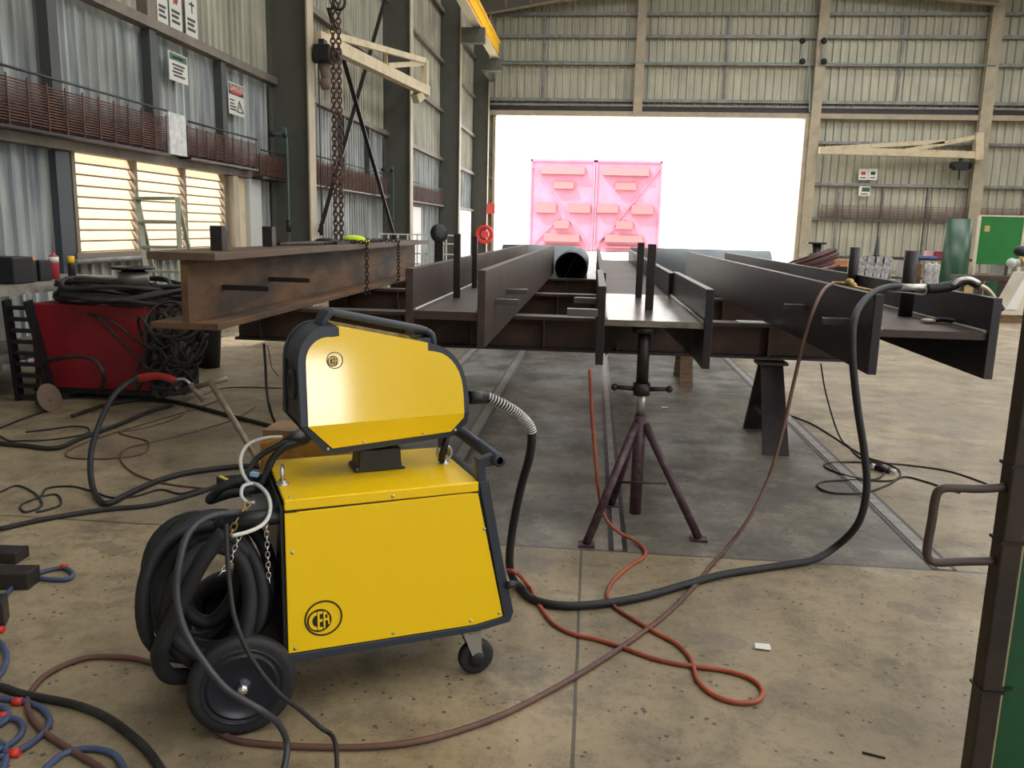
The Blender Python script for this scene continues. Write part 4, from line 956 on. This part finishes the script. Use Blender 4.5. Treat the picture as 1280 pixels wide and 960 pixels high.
q = rel(il, [at(318, 592, Y=2.42)])[0]; MB().bar(q-Vector((.012, 0, .0)), q+Vector((.012, 0, -.004)), .016, .012).build('tag', mat('tag_blue', (150, 190, 220), .4), il)
q = rel(il, [at(274, 595, Y=2.42)])[0]; q2 = rel(il, [at(292, 603, Y=2.42)])[0]; MB().bar(q, q2, .006).build('cable_tie', mat('tie_yellow', (220, 200, 60), .5), il)

# ------------------------------------------------------------------ T stand with propped red torch
base = at(338, 600, Z=0); top = at(262, 476, Y=base.y+.25)
ts = thing('torch_stand', 'rusty T shaped pipe stand propping up the red welding torch', 'stand', base)
MB().cyl((0, 0, 0), top-base, .018).build('pole', mat('stand_brass', (150, 134, 112), .5, .3, spot=(112, 98, 84), scale=20), ts)
a, b = at(246, 483, Y=top.y), at(285, 473, Y=top.y); MB().cyl(a-base, b-base, .017).build('crossbar', MATS['stand_brass'], ts)
MB().box((-.06, -.06, 0), (.06, .06, .015)).build('base_plate', M_DSTEEL, ts)
yt = top.y
rt_ = thing('welding_torch', 'red handled welding torch propped on the T shaped stand at the left', 'welding torch', at(200, 475, Y=yt))
MB().tube(smooth(rel(rt_, [at(x, y, Y=yt) for x, y in ((173, 473), (195, 470), (212, 473), (219, 477))]), 5), .024, 12).build('handle', M_RED, rt_)
MB().tube(smooth(rel(rt_, [at(x, y, Y=yt) for x, y in ((218, 475), (230, 474), (238, 480))]), 5), .009, 10).build('neck', M_ZINC, rt_)
MB().tube(rel(rt_, [at(238, 480, Y=yt), at(255, 501, Y=yt)]), .018, 12).build('nozzle', MATS['stand_brass'], rt_)
MB().tube(smooth(rel(rt_, [at(x, y, Y=yt-.02) for x, y in ((219, 476), (219, 485), (224, 487), (227, 478))]), 5), .006, 8).build('trigger', M_DSTEEL, rt_)
Pq = smooth(pp([(174, 472, yt), (158, 480, yt-.1), (140, 498, yt-.2), (124, 530, yt-.35), (114, 565, yt-.5), (114, 600, yt-.62), (122, 622), (135, 629), (165, 615), (200, 600), (240, 590), (300, 583), (345, 583)], .017), 7)
MB().tube(rel(rt_, Pq), .0165, 12).build('torch_cable', M_RUB, rt_)
# yellow block behind the machine
p = at(400, 572, Z=0)
bx0, bx1 = at(324, 560, Y=3.3).x, at(470, 560, Y=3.3).x; bz = at(400, 548, Y=3.3).z
t = thing('ochre_block', 'dirty ochre steel block with timber pad on the floor behind the power source', 'block', Vector((bx0, 3.3, 0)))
bw = bx1 - bx0
MB().prism([(0, 0), (bw, 0), (bw, bz-.10), (bw*.55, bz), (bw*.3, bz-.0), (0, bz-.03)], lambda a, b, t_: (a, t_, b), 0, .25).build('housing', mat('ochre_paint', (176, 126, 40), .6, spot=(122, 88, 42), scale=10), t, bevel=.01)
MB().box((.01, .02, bz-.03), (bw*.3, .2, bz+.02)).build('timber_pad', M_WOOD, t)

# ------------------------------------------------------------------ chains
HY = 7.9
hc_ = thing('hoist_chain', 'long rusty double hoist chain hanging from above at the left', 'chain', Vector((at(424, 296, Y=HY).x, HY, 1.335)))
for px in (420, 427):
    a = at(px, 300, Y=HY); a.z = 1.335; tp = Vector((a.x, HY, 8.6)); links(MB(), [a - Vector(hc_.location), tp - Vector(hc_.location)], .030, .021, .0078, 6).build('chain_strand', M_CHAIN, hc_)
hk = MB(); c = at(424, 2, Y=HY-.05) - Vector(hc_.location)
hk.tube([c + Vector((math.cos(2*PI*i/20)*.055, 0, math.sin(2*PI*i/20)*.07)) for i in range(20)], .014, 8, closed=True); hk.build('hook_ring', M_DSTEEL, hc_)
cb = thing('crane_hook_block', 'dark hook block high at the top of the hoist chain', 'hook', Vector((at(424, 2, Y=HY).x, HY, 8.6)))
MB().box((-.15, -.1, 0), (.15, .1, .4)).build('block', M_YRAIL, cb); MB().cyl((0, 0, .4), (0, 0, 3.3), .02).build('rope', M_DSTEEL, cb)
for px, lb in ((457, 'nearer rusty chain looped around the left I beam'), (497, 'farther rusty chain looped around the left I beam')):
    e = at(px, 303, X=-2.19); y = e.y; mb = MB(); zt, zb = 1.335, .845
    o_ = Vector((-2.41, y, zb)); path = [(-2.18, y, zt), (-2.18, y, zb), (-2.64, y, zb), (-2.64, y, zt), (-2.18, y, zt)]
    c_ = links(mb, [Vector(q)-o_ for q in path], .026, .016, .006, 6).build('chain_sling', M_CHAIND); c_.location = o_; tag(c_, lb, 'chain', 'slings round the left beam')
y0 = at(457, 303, X=-2.19).y; y1 = at(497, 303, X=-2.19).y
tag(links(MB(), [(-2.40, 7.35, 1.33), (-2.36, y0, 1.34), (-2.38, (y0+y1)/2, 1.33), (-2.36, y1, 1.34)], .026, .016, .006, 6).tube(smooth([(-2.55, 6.6, 1.325), (-2.45, 7.0, 1.33), (-2.42, 7.6, 1.325), (-2.5, 8.1, 1.33)], 4), .022, 8).build('chain_pile', M_CHAIND), 'dark slack chain lying along the top of the left I beam', 'chain')
p = Vector((-2.44, 7.75, 1.318))
tag(MB().box((p.x-.25, p.y-.25, 1.318), (p.x+.1, p.y+.2, 1.34)).sphere((p.x-.08, p.y, 1.345), .1, 10, sc=(1.2, 1, .25)).build('chain_shackle', M_BLK), 'flat black lifting shackle pile on the left I beam', 'shackle')
p = Vector((-2.43, 8.35, 1.318))
g_ = MB().sphere((0, 0, .035), .11, 14, sc=(1.1, .9, .42)).sphere((.1, .02, .02), .06, 10, sc=(1, 1, .4)).build('work_gloves', M_HIVIS); g_.location = (p.x, p.y, 1.318)
tag(g_, 'bright yellow green gloves on top of the left I beam', 'gloves')

# ------------------------------------------------------------------ left side clutter
# red welding cabinet
x0, x1, y0, y1 = -4.62, -3.62, 6.42, 7.2
t = thing('red_welding_cabinet', 'dark red welding cabinet by the left wall, buried under black cables', 'cabinet', ((x0+x1)/2, (y0+y1)/2, 0))
w, d = (x1-x0)/2, (y1-y0)/2
MB().box((-w, -d, .1), (w, d, .80)).build('side_panel', M_REDBOX, t, bevel=.01)
MB().box((-w-.02, -d, .06), (w+.02, d, .1)).build('base_frame', M_BLK, t)
MB().box((w, -d+.03, .12), (w+.03, d-.03, .74)).build('front_panel', M_BLK, t)
MB().box((w, -d+.1, .3), (w+.26, -d+.35, .33)).box((w+.22, -d+.1, .06), (w+.26, -d+.35, .33)).build('drawer_tray', M_DSTEEL, t)
for sx in (-.85, .85):
    for sy in (-.8, .8): MB().cyl((sx*w-.02, sy*d, .05), (sx*w+.02, sy*d, .05), .05).build('caster', M_RUB, t)
random.seed(5)
for k, lb in enumerate(('topmost loose coil of black cable heaped on the red cabinet', 'lower sprawling black cable spilling over the front of the red cabinet')):
    mb = MB()
    for j in range(7):
        cx, cy_ = -4.0 + random.uniform(-.1, .1), 6.75 + random.uniform(-.1, .1); ph = random.uniform(0, 6)
        ra, rb = random.uniform(.38, .60), random.uniform(.25, .40)
        pts = [(cx + ra*math.cos(a+ph), cy_ + rb*math.sin(a+ph), .835 + .012*j + k*.06 + .022*math.sin(a*3+j*2) + .02*math.sin(a+j)) for a in [2*PI*i/36 for i in range(36)]]
        mb.tube(pts, .018, 8, closed=True)
    if k == 1:
        pass
    tag(mb.build('cable_coil', M_RUBD), lb, 'cable coil')
for i, (L, lb) in enumerate((([(110, 392, 6.38), (140, 402, 6.36), (170, 425, 6.34), (200, 445, 6.3), (225, 470, 6.25)], 'black cable hanging diagonally across the front of the red cabinet, upper one'),
              ([(120, 395, 6.36), (150, 425, 6.34), (175, 450, 6.33), (200, 465, 6.3), (215, 480, 6.28)], 'black cable hanging diagonally across the front of the red cabinet, lower one'),
              ([(190, 370, 6.6), (205, 400, 6.5), (215, 430, 6.4), (222, 460, 6.35), (232, 475, 6.3)], 'dark cable dropping past the right end of the red cabinet, left strand'),
              ([(195, 372, 6.7), (215, 395, 6.6), (226, 430, 6.5), (232, 450, 6.45), (225, 480, 6.4)], 'dark cable dropping past the right end of the red cabinet, right strand'),
              ([(185, 375, 6.6), (196, 420, 6.5), (200, 460, 6.45), (190, 480, 6.4)], 'cable hanging straight against the right side of the red cabinet'))):
    cable('hanging_cable', L, .012, M_RUBD, lb, 'cable')
mb = MB(); random.seed(3)
for j in range(22):
    c = at(random.uniform(192, 236), random.uniform(395, 482), Y=6.3); mb.tube([c + Vector((.15*math.cos(a+j), .12*math.sin(a+j), .12*math.sin(a*(1+j%2)+j))) for a in [2*PI*i/20 for i in range(20)]], .013, 7, closed=True)
for p_ in mb.v: pass
mb.v = [(a, b, max(c, .015 + .004*math.sin(90*a))) for a, b, c in mb.v]
tag(mb.build('cable_tangle', M_RUBD), 'dense black cable tangle on the floor at the right end of the red cabinet', 'cable')
# wire spool
p = at(168, 362, Y=6.6); t = thing('wire_spool', 'black wire spool standing on the cables over the red cabinet', 'spool', (p.x, 6.6, p.z))
MB().lathe((0, 0, 0), (0, 0, 1), [(0, 0), (0, .14), (.02, .14), (.02, .09), (.17, .09), (.17, .17), (.19, .17), (.19, .07), (.1, .07), (.1, 0)], 28).build('reel', M_BLK, t)
MB().lathe((0, 0, 0), (0, 0, 1), [(.03, .1), (.03, .12), (.15, .12), (.15, .1)], 24).build('wire', mat('wire_grey', (120, 116, 108), .4, .5), t)
# ladder
def ladder():
    t = thing('step_ladder', 'pale green step ladder standing in front of the louvre window', 'ladder', (-4.15, 8.6, 0))
    o = Vector(t.location); tz = at(200, 246, Y=8.4).z
    tl, trr = at(172, 248, Y=8.4)-o, at(222, 248, Y=8.4)-o
    bl = at(197, 395, Y=8.0)-o; b1 = bl + (bl-tl)*1.1; b1 = Vector((tl.x+.42, -.75, 0)); b2 = Vector((trr.x+.26, -.75, 0))
    b3_ = Vector((tl.x-.12, .55, 0)); b4_ = Vector((trr.x-.05, .55, 0))
    for a, b in ((tl, b1), (trr, b2)): MB().bar(a, b, .05, .03).build('stile', M_LADDER, t)
    for a, b in ((tl, b3_), (trr, b4_)): MB().bar(a, b, .035, .025).build('rear_stile', M_LADDER, t)
    for k in range(1, 7):
        f = k/7; MB().bar(tl.lerp(b1, f), trr.lerp(b2, f), .07, .025).build('step', M_LADDER, t)
    MB().bar(tl, trr, .12, .03).build('top_cap', M_LADDER, t)
ladder()
# bench shelf along the left
a, b = at(0, 366, Y=6.6), at(92, 352, Y=7.6)
t = thing('steel_bench', 'pale steel shelf at the left edge under the silver wall sheets', 'bench', (-5.1, 6.4, 0))
MB().box((-.5, -1.2, .87), (.43, 1.45, .95)).build('top', M_SHELF, t)
for y in (-1.0, 1.3): MB().box((.33, y, 0), (.39, y+.06, .87)).build('leg', M_SHELF, t)
MB().box((-.45, -1.1, .3), (.3, 1.4, .34)).build('lower_shelf', M_SHELF, t)
# shelf goods
def onshelf(px, y, w, h, name, lab, cat, m, shape='box', extra=None):
    p = at(px, 340, X=-4.86); o = thing(name, lab, cat, (-4.86, p.y, .951))
    if shape == 'box': MB().box((-w/2, -w/2, 0), (w/2, w/2, h)).build('case', m, o, bevel=.01)
    else: MB().lathe((0, 0, 0), (0, 0, 1), [(0, 0), (0, w/2), (h*.8, w/2), (h*.88, w*.4), (h*.92, w*.15), (h, w*.12), (h, 0)], 18).build('can', m, o)
    return o
o = onshelf(12, 6.75, .26, .22, 'power_tool', 'black tool case at the far left end of the shelf', 'tool', M_BLK)
o = onshelf(28, 6.9, .16, .18, 'cordless_drill', 'black power tool with orange grip, left of two on the shelf', 'tool', M_BLK); MB().cyl((-.02, -.1, .17), (-.02, -.02, .17), .035).build('grip', mat('orange_grip', (240, 120, 60), .5), o)
o = onshelf(47, 7.0, .16, .18, 'cordless_drill', 'black power tool with orange grip, right of two on the shelf', 'tool', M_BLK); MB().cyl((-.02, -.1, .17), (-.02, -.02, .17), .035).build('grip', MATS['orange_grip'], o)
o = onshelf(68, 7.2, .085, .24, 'spray_can', 'red and white spray can on the steel shelf', 'can', mat('can_red', (190, 60, 80), .4), 'can'); MB().cyl((0, 0, .15), (0, 0, .2), .0435).build('white_band', M_PAPER, o)
o = onshelf(90, 7.45, .07, .16, 'spray_can', 'small yellow topped can at the right end of the steel shelf', 'can', M_DSTEEL, 'can'); MB().cyl((0, 0, .13), (0, 0, .2), .03).build('yellow_cap', M_YRAIL, o)
# long pale tube at window sill, black toothed rack
tag(MB().cyl((-5.62, 8.6, 1.03), (-5.62, 12.6, 1.03), .03).build('metal_tube', M_GALV), 'pale metal tube lying along the sill below the louvre window', 'tube')
t = thing('tooth_rack', 'black notched steel rack leaning at the left edge by the shelf', 'rack', at(25, 500, Z=0))
q = at(8, 375, Y=6.2) - Vector(t.location)
for s in (0, .3): MB().bar((s, 0, 0), q + Vector((s*.6, 0, 0)), .03, .08).build('rail', M_BLK, t)
for k in range(9):
    f = k/9+.04; a = Vector((0, 0, 0)).lerp(q, f); MB().bar(a, a + Vector((.3 - .12*f, 0, 0)), .05, .03).build('rung', M_BLK, t)
tag(MB().box((-5.05, 5.75, 0), (-4.86, 5.95, 1.6)).build('steel_post', mat('pale_post', (150, 144, 118), .6)), 'pale steel post at the extreme left edge beside the notched rack', 'post')
# angle grinder
p = at(62, 512, Z=0); t = thing('angle_grinder', 'angle grinder with brown disc lying on the floor at the left', 'grinder', p, R(-30))
MB().lathe((.05, -.02, .105), (.9, .35, .3), [(0, .0), (0, .115), (.008, .115), (.010, .03), (.02, .02), (.02, 0)], 32, None, False).build('disc', mat('disc_brown', (118, 98, 82), .7), t)
MB().cyl((-.2, .04, .05), (.02, 0, .09), .038).box((-.12, -.05, .03), (-.0, .05, .13)).build('body', M_BLK, t)
MB().cyl((-.1, 0, .1), (-.16, .02, .22), .018).build('side_handle', M_BLK, t)
# bins
for px, py, l in ((262, 445, 'small black bucket on the floor under the left I beam, right one'), (240, 440, 'squat black bin on the floor under the left I beam, left one')):
    p = at(px, py, Y=8.2); t = thing('black_bucket', l, 'bucket', (p.x, 8.2, 0))
    MB().lathe((0, 0, 0), (0, 0, 1), [(0, 0), (0, .10), (.42, .13), (.44, .14), (.44, .12), (.02, .09), (.02, 0)], 24).build('pail', M_BLK, t)
# steel blocks at left edge
for a, b, z, l in (((-30, 738), (36, 738), .07, 'dark square steel bar end lying at the left edge, longer one'), ((-30, 704), (20, 706), .05, 'dark steel block at the left edge behind the longer bar'), ((-40, 792), (6, 786), .10, 'grey steel block cut off by the left edge, nearest one')):
    p, q = at(*a, Z=0), at(*b, Z=0); o_ = MB().box((0, 0, .0), ((q-p).length, .10, z)).build('steel_block', M_DSTEEL, bevel=.004); o_.location = p; o_.rotation_euler = (0, 0, math.atan2(q.y-p.y, q.x-p.x)); tag(o_, l, 'steel block')

# far left: reel, barrier, window beyond third column
p = at(606, 293, Y=38.7); t = thing('hose_reel', 'red fire hose reel on the farthest left column', 'hose reel', (p.x, 38.7, p.z))
n = 28; rr = MB()
for k in range(3): rr.tube([(math.cos(2*PI*i/n)*(.30+.04*k), -.05*k, math.sin(2*PI*i/n)*(.30+.04*k)) for i in range(n)], .05, 8, closed=True)
rr.build('hose', mat('reel_red', (214, 60, 56), .5), t); MB().cyl((0, -.1, 0), (0, .2, 0), .18).build('drum', MATS['reel_red'], t)
tag(MB().box((-4.98, 38.75, 2.15), (-4.6, 38.8, 2.6)).build('fire_sign', mat('fire_sign_red', (226, 90, 80), .5)), 'small red fire sign above the red hose reel', 'sign')
wt = struct(MB().box((-5.7, 25.4, .2), (-5.66, 27.2, 2.1)).box((-5.7, 32.2, .2), (-5.6, 38, 2.2)).build('door_3', mat('bright_door', (230, 232, 232), .5)))
# white mesh gate under the columns
t = thing('mesh_barrier', 'white barred mesh barrier standing beyond the left I beam', 'barrier', (-4.3, 20, 0)); vb = MB()
for z in (.35, .6, .85, 1.1, 1.3): vb.bar((-.9, 0, z), (1.0, 0, z), .03)
for i in range(9): vb.bar((-.9+i*.237, 0, .0), (-.9+i*.237, 0, 1.3), .03)
vb.build('bars', M_PAPER, t)
p = at(549, 292, Y=19.0); t = thing('black_pulley', 'dark wheel like machine head just above the far end of the left I beam', 'machine', (p.x, 19.0, 0))
MB().lathe((0, 0, p.z), (.6, -1, .2), [(-.1, 0), (-.1, .18), (0, .22), (.1, .18), (.12, .1), (.12, 0)], 24).build('drum', M_BLK, t); MB().box((-.1, -.05, 0), (.1, .1, p.z-.1)).build('pedestal', M_BLK, t)

# ------------------------------------------------------------------ right side clutter
# long far workbench
t = thing('long_workbench', 'long dark workbench in front of the end wall at the right', 'bench', (11.5, 26, 0))
MB().box((-5.2, -.5, .86), (6.2, .5, .93)).build('top', M_DSTEEL, t)
for x in (-5, -2.3, .4, 3.1, 5.9): MB().box((x, -.45, 0), (x+.1, .45, .86)).build('leg', M_DSTEEL, t)
MB().box((-5, -.4, .3), (6, .4, .34)).build('lower_shelf', M_DSTEEL, t)
def P25(px, y=25.7): return at(px, 320, Y=y).x
# bar bundle pile
t = thing('bar_bundle', 'pile of dark red brown steel bars heaped right of the doorway', 'bars', (P25(1022, 22), 22, 0)); random.seed(2)
mb = MB()
for k in range(26):
    yy = random.uniform(-.5, .5); z = random.uniform(.3, 1.0); a = random.uniform(-.15, .15); mb.cyl((-.62+.1*k/26, yy, z*.8), (.42, yy+a, z*1.12+.08), .03, n=6)
mb.box((-.5, -.5, 0), (.4, .5, .45)); mb.build('bars', mat('dark_red_bar', (100, 58, 54), .6, spot=(60, 42, 44), scale=6), t)
t = thing('cable_spool', 'dark spool standing near the right edge of the doorway', 'spool', (P25(1020, 25.9), 25.9, .93))
MB().lathe((0, 0, 0), (0, 0, 1), [(0, 0), (0, .2), (.05, .2), (.05, .12), (.32, .14), (.32, .27), (.38, .27), (.38, 0)], 20).build('reel', M_BLK, t)
t = thing('wire_basket', 'wire basket with orange contents on the far workbench', 'basket', (P25(1047, 24.6), 24.6, 0)); mb = MB()
for i in range(9): mb.bar((-.26+.065*i, -.2, .7), (-.28+.07*i, -.2, 1.05), .012)
for z in (.8, .95, 1.05): mb.bar((-.28, -.2, z), (.28, -.2, z), .012)
mb.build('cage', M_GALV, t); MB().box((-.24, -.15, .66), (.24, .2, .84)).build('contents', mat('orange_goods', (240, 150, 90), .6), t); MB().box((-.26, -.16, 0), (.26, .22, .66)).build('stand', M_BLK, t)
wl_ = ['leftmost', 'second', 'third', 'rightmost']
for i, px in enumerate((1074, 1085, 1095, 1105)):
    x = P25(px, 23); t = thing('wrapped_bundle', 'white plastic wrapped bundle behind the right beam, %s of four' % wl_[i], 'bundle', (x, 23, 0), 0, 'wrapped bundles in front of the bench')
    MB().box((-.12, -.3, .1), (.10, .3, .90 - .03*i)).build('goods', mat('goods_brown', (120, 108, 90), .7, spot=(80, 72, 66), scale=8), t)
    MB().prism([(-.13, .3), (.0, .3), (.13, .95), (.02, 1.02), (-.13, .98)], lambda a, b, q: (a, q, b), -.34, -.31).build('plastic_wrap', M_PVCT, t)
t = thing('water_bottle', 'pale blue plastic drum right of the wrapped bundles', 'drum', (P25(1111, 22.8), 22.8, 0)); MB().lathe((0, 0, 0), (0, 0, 1), [(0, 0), (0, .1), (.8, .1), (.88, .05), (.98, .05), (.98, 0)], 16).build('drum_body', mat('pale_blue', (150, 186, 200), .4), t)
t = thing('dark_cone', 'slim black cone standing on the far workbench', 'cone', (P25(1095, 26.1), 26.1, .93)); MB().lathe((0, 0, 0), (0, 0, 1), [(0, 0), (0, .13), (.04, .13), (.04, .08), (.62, .015), (.62, 0)], 16).build('cone_body', M_BLK, t)
for px, w, h, y, z, m, lb in ((1163, .3, .2, 25.8, .93, mat('pink_box', (214, 160, 160), .6), 'pink carton on the far workbench left of the green roll'), (1173, .26, .2, 25.7, .93, mat('maroon_box', (140, 40, 56), .6), 'maroon carton beside the pink one on the far workbench'),
                        (1158, .5, .06, 25.4, .935, mat('blue_board', (90, 110, 170), .6), 'flat blue grey board on the far workbench'), (1173, .5, .22, 22.6, .62, M_CREAM, 'timber coloured box low in front of the green roll'),
                        (1143, .34, .5, 22.5, .35, M_WOOD, 'brown framed crate standing behind the right beam end')):
    o_ = MB().box((-w/2, -.12, 0), (w/2, .12, h)).box((-w/2-.01, -.13, h*.8), (w/2+.01, .13, h*.86)).build('storage_box', m); o_.location = (P25(px, y), y, z); tag(o_, lb, 'box')
    if z < .9:
        q_ = MB().box((-w/2, -.2, 0), (w/2, .2, z)).build('box_stand', M_DSTEEL); q_.location = (P25(px, y), y, 0); tag(q_, 'dark stand under the ' + lb.split(' ')[0] + ' ' + lb.split(' ')[1] + ' box', 'stand')
for i, (px, lb) in enumerate(((1163, 'white bag leaning left of the green roll, left one'), (1171, 'white bag left of the green roll, right one'))):
    o_ = MB().sphere((0, 0, .3), .3, 12, sc=(.42, .5, 1.05)).build('white_bag', M_PVCT); o_.location = (P25(px, 22), 22, .3); tag(o_, lb, 'bag')
    o_.location.z = .02; o_.scale = (1, 1, 1.45)
# dark green curved curtain
t = thing('green_curtain_roll', 'tall dark green curved sheet standing behind the right beam', 'sheet', (P25(1196, 19), 19, 0)); mb = MB(); n = 14; vs = []
for s in (0, .012):
    for i in range(n+1):
        a = -.9 + 1.8*i/n; vs += [((.30-s)*math.sin(a)/.78, -(.25-s)*math.cos(a)+.2, .3), ((.30-s)*math.sin(a)/.85, -(.25-s)*math.cos(a)+.2, 1.93)]
k = 2*(n+1); fs = [(2*i, 2*i+2, 2*i+3, 2*i+1) for i in range(n)] + [(k+2*i, k+2*i+1, k+2*i+3, k+2*i+2) for i in range(n)] + [(2*i+1, 2*i+3, k+2*i+3, k+2*i+1) for i in range(n)]
mb.add(vs, fs, smooth=True).build('sheet', M_DGREEN, t); MB().box((-.2, .0, 0), (.2, .3, .3)).build('base', M_DSTEEL, t)
# bright green welding screen
xa, xb = at(1221, 300, Y=18).x, at(1278, 300, Y=18).x
t = thing('welding_screen', 'bright green welding screen in a cream frame at the far right', 'screen', ((xa+xb)/2, 18, 0)); w = (xb-xa)/2
zt = at(1250, 271, Y=18).z; zb = at(1250, 331, Y=18).z
MB().box((-w+.03, -.008, zb), (w-.03, .008, zt)).build('curtain', M_GREEN, t)
for s in (-1, 1): MB().box((s*w-.025, -.025, 0 if s > 0 else zb-.05), (s*w+.025, .025, zt+.25 if s > 0 else zt)).build('post', mat('screen_frame', (206, 200, 176), .5), t)
MB().box((-w, -.3, 0), (-w+.04, .3, .04)).build('foot', MATS['screen_frame'], t)
MB().box((-w, -.02, zt), (w, .02, zt+.03)).box((-w, -.02, 0), (-w+.03, .02, zt)).build('rail', MATS['screen_frame'], t)
MB().box((-w+.12, -.012, zt-.3), (-w+.22, -.008, zt-.18)).build('label', mat('screen_label', (190, 160, 90), .6), t)
t = thing('rusty_bench', 'rusty brown bench below the bright green screen', 'bench', (at(1220, 340, Y=17.6).x, 17.4, 0))
MB().box((-.5, -.2, .72), (.55, .2, .80)).build('top', M_RUST, t)
for x in (-.4, -.05, .4): MB().box((x, -.1, 0), (x+.09, .1, .72)).build('leg', M_RUST, t)
tag(MB().box((7.95, 17.8, .02), (8.5, 17.82, .66)).build('green_board', mat('mid_green', (20, 82, 52), .5)), 'dark green panel below the bright green screen', 'panel')
# fume extractor on pallet
fp = at(1262, 398, Z=0); X = 7.95; Y = 16.4
t = thing('wooden_pallet', 'wooden pallet under the white fume extractor at the right edge', 'pallet', (X, Y, 0))
for i in range(5): MB().box((-.5+.21*i, -.4, .12), (-.36+.21*i, .4, .14)).build('deck_board', M_WOOD, t)
for y in (-.38, -.04, .3): MB().box((-.5, y, 0), (.5, y+.08, .12)).build('bearer', M_WOOD, t)
t = thing('fume_extractor', 'white fume extractor with jointed arm standing on the pallet', 'extractor', (X, Y, .141))
MB().prism([(-.36, 0), (.45, 0), (.42, .1), (.35, .1), (.3, .78), (-.02, .78), (-.30, .1), (-.36, .1)], lambda a, b, q: (a, q, b), -.25, .25).build('cabinet', mat('extractor_beige', (214, 206, 186), .5), t)
MB().prism([(-.31, .1), (-.12, .1), (.06, .79), (-.03, .79)], lambda a, b, q: (a, q, b), -.27, -.25).build('front_panel', M_PAPER, t)
MB().cyl((-.28, -.2, .95), (.05, -.2, .98), .07).sphere((-.29, -.2, .95), .09, 12).build('nozzle', mat('nozzle_grey', (190, 196, 196), .4), t)
MB().cyl((-.16, -.2, .96), (-.06, -.2, .99), .085).build('joint_band', M_BRONZE, t)
MB().cyl((-.06, -.2, .98), (.7, -.2, 1.25), .10, .13).cyl((.15, -.2, .5), (.15, -.2, 1.0), .05).build('arm', M_PAPER, t)
MB().sphere((-.1, -.1, 1.17), .13, 12, sc=(1.1, .8, .8)).build('hood', M_BLK, t)
# ------------------------------------------------------------------ near right post with green panel
Yp = 1.6
a = at(1213, 959, Y=Yp); b = at(1278, 420, Y=Yp); xl = .797
t = thing('screen_frame', 'dark steel screen frame with green sheet cutting the right edge of the view', 'screen', (xl, Yp, 0))
MB().box((0, -.02, .03), (.040, .022, 2.1)).build('post', mat('frame_brown_steel', (48, 43, 42), .5, .3, spot=(68, 56, 50), scale=9), t, bevel=.004)
MB().box((1.1, -.025, .03), (1.15, .027, 2.1)).build('post', MATS['frame_brown_steel'], t)
MB().box((-.05, -.3, 0), (.1, .3, .03)).box((1.05, -.3, 0), (1.2, .3, .03)).build('foot', MATS['frame_brown_steel'], t)
MB().box((.040, -.02, 2.05), (1.1, .02, 2.1)).build('rail', MATS['frame_brown_steel'], t)
MB().box((.040, -.02, .1), (1.1, .02, .14)).build('rail', MATS['frame_brown_steel'], t)
MB().box((.052, .002, .14), (1.1, .008, 1.12)).build('green_sheet', M_NGREEN, t); MB().box((.044, .0, .14), (.052, .01, 1.12)).build('sheet_edge', mat('pale_edge', (170, 160, 120), .6), t)
hz_ = [at(x, y, Y=Yp) - Vector(t.location) for x, y in ((1252, 608), (1225, 611), (1195, 610), (1178, 611), (1170, 620), (1165, 650), (1159, 685), (1160, 697), (1170, 703), (1200, 702), (1248, 701))]
for q in (hz_[0], hz_[-1]): q.x = .01
MB().tube(smooth(hz_, 4), .0085, 12).build('pull_handle', mat('handle_steel', (84, 74, 70), .45, .4), t)
for z in (.62, .93, 1.08):
    MB().box((-.003, -.023, z), (.043, .025, z+.006)).box((.043, -.002, z), (.068, .0, z+.006)).build('cable_tie', M_BLK, t)
# litter
for px, py, w, lb in ((953, 810, .03, 'small crumpled white tag lying on the floor at the right'), (831, 510, .03, 'small white scrap on the grey slab near the screw stand')):
    p = at(px, py, Z=0); o_ = MB().prism([(-w, -w*.6), (w*.9, -w*.8), (w, w*.7), (-w*.8, w*.8)], lambda a, b, q: (a, b, q + abs(a)*.15), .001, .003).build('paper_scrap', M_PAPER); o_.location = (p.x, p.y, 0); tag(o_, lb, 'scrap')
p = at(1092, 945, Z=0); o_ = MB().bar((-.03, .01, .003), (.03, -.01, .003), .005).build('steel_offcut', M_DSTEEL); o_.location = p; tag(o_, 'thin dark sliver on the floor at the lower right', 'scrap')

# ------------------------------------------------------------------ light
w = bpy.data.worlds.new('sky'); SC.world = w; w.use_nodes = True
bg = w.node_tree.nodes['Background']; bg.inputs[0].default_value = (.96, .985, 1.0, 1); bg.inputs[1].default_value = 8.0
sn = bpy.data.lights.new('sun', 'SUN'); sn.energy = 14; sn.angle = R(1.5); sn.color = (1, .95, .88)
so = bpy.data.objects.new('sun', sn); COL.objects.link(so)
# sun high from behind right
so.rotation_euler = Vector((.75, .40, -1)).to_track_quat('-Z', 'Y').to_euler()

vs_ = SC.view_settings; vs_.view_transform = 'Standard'; vs_.look = 'None'; vs_.gamma = 1; vs_.use_curve_mapping = False
vs_.exposure = 0.0
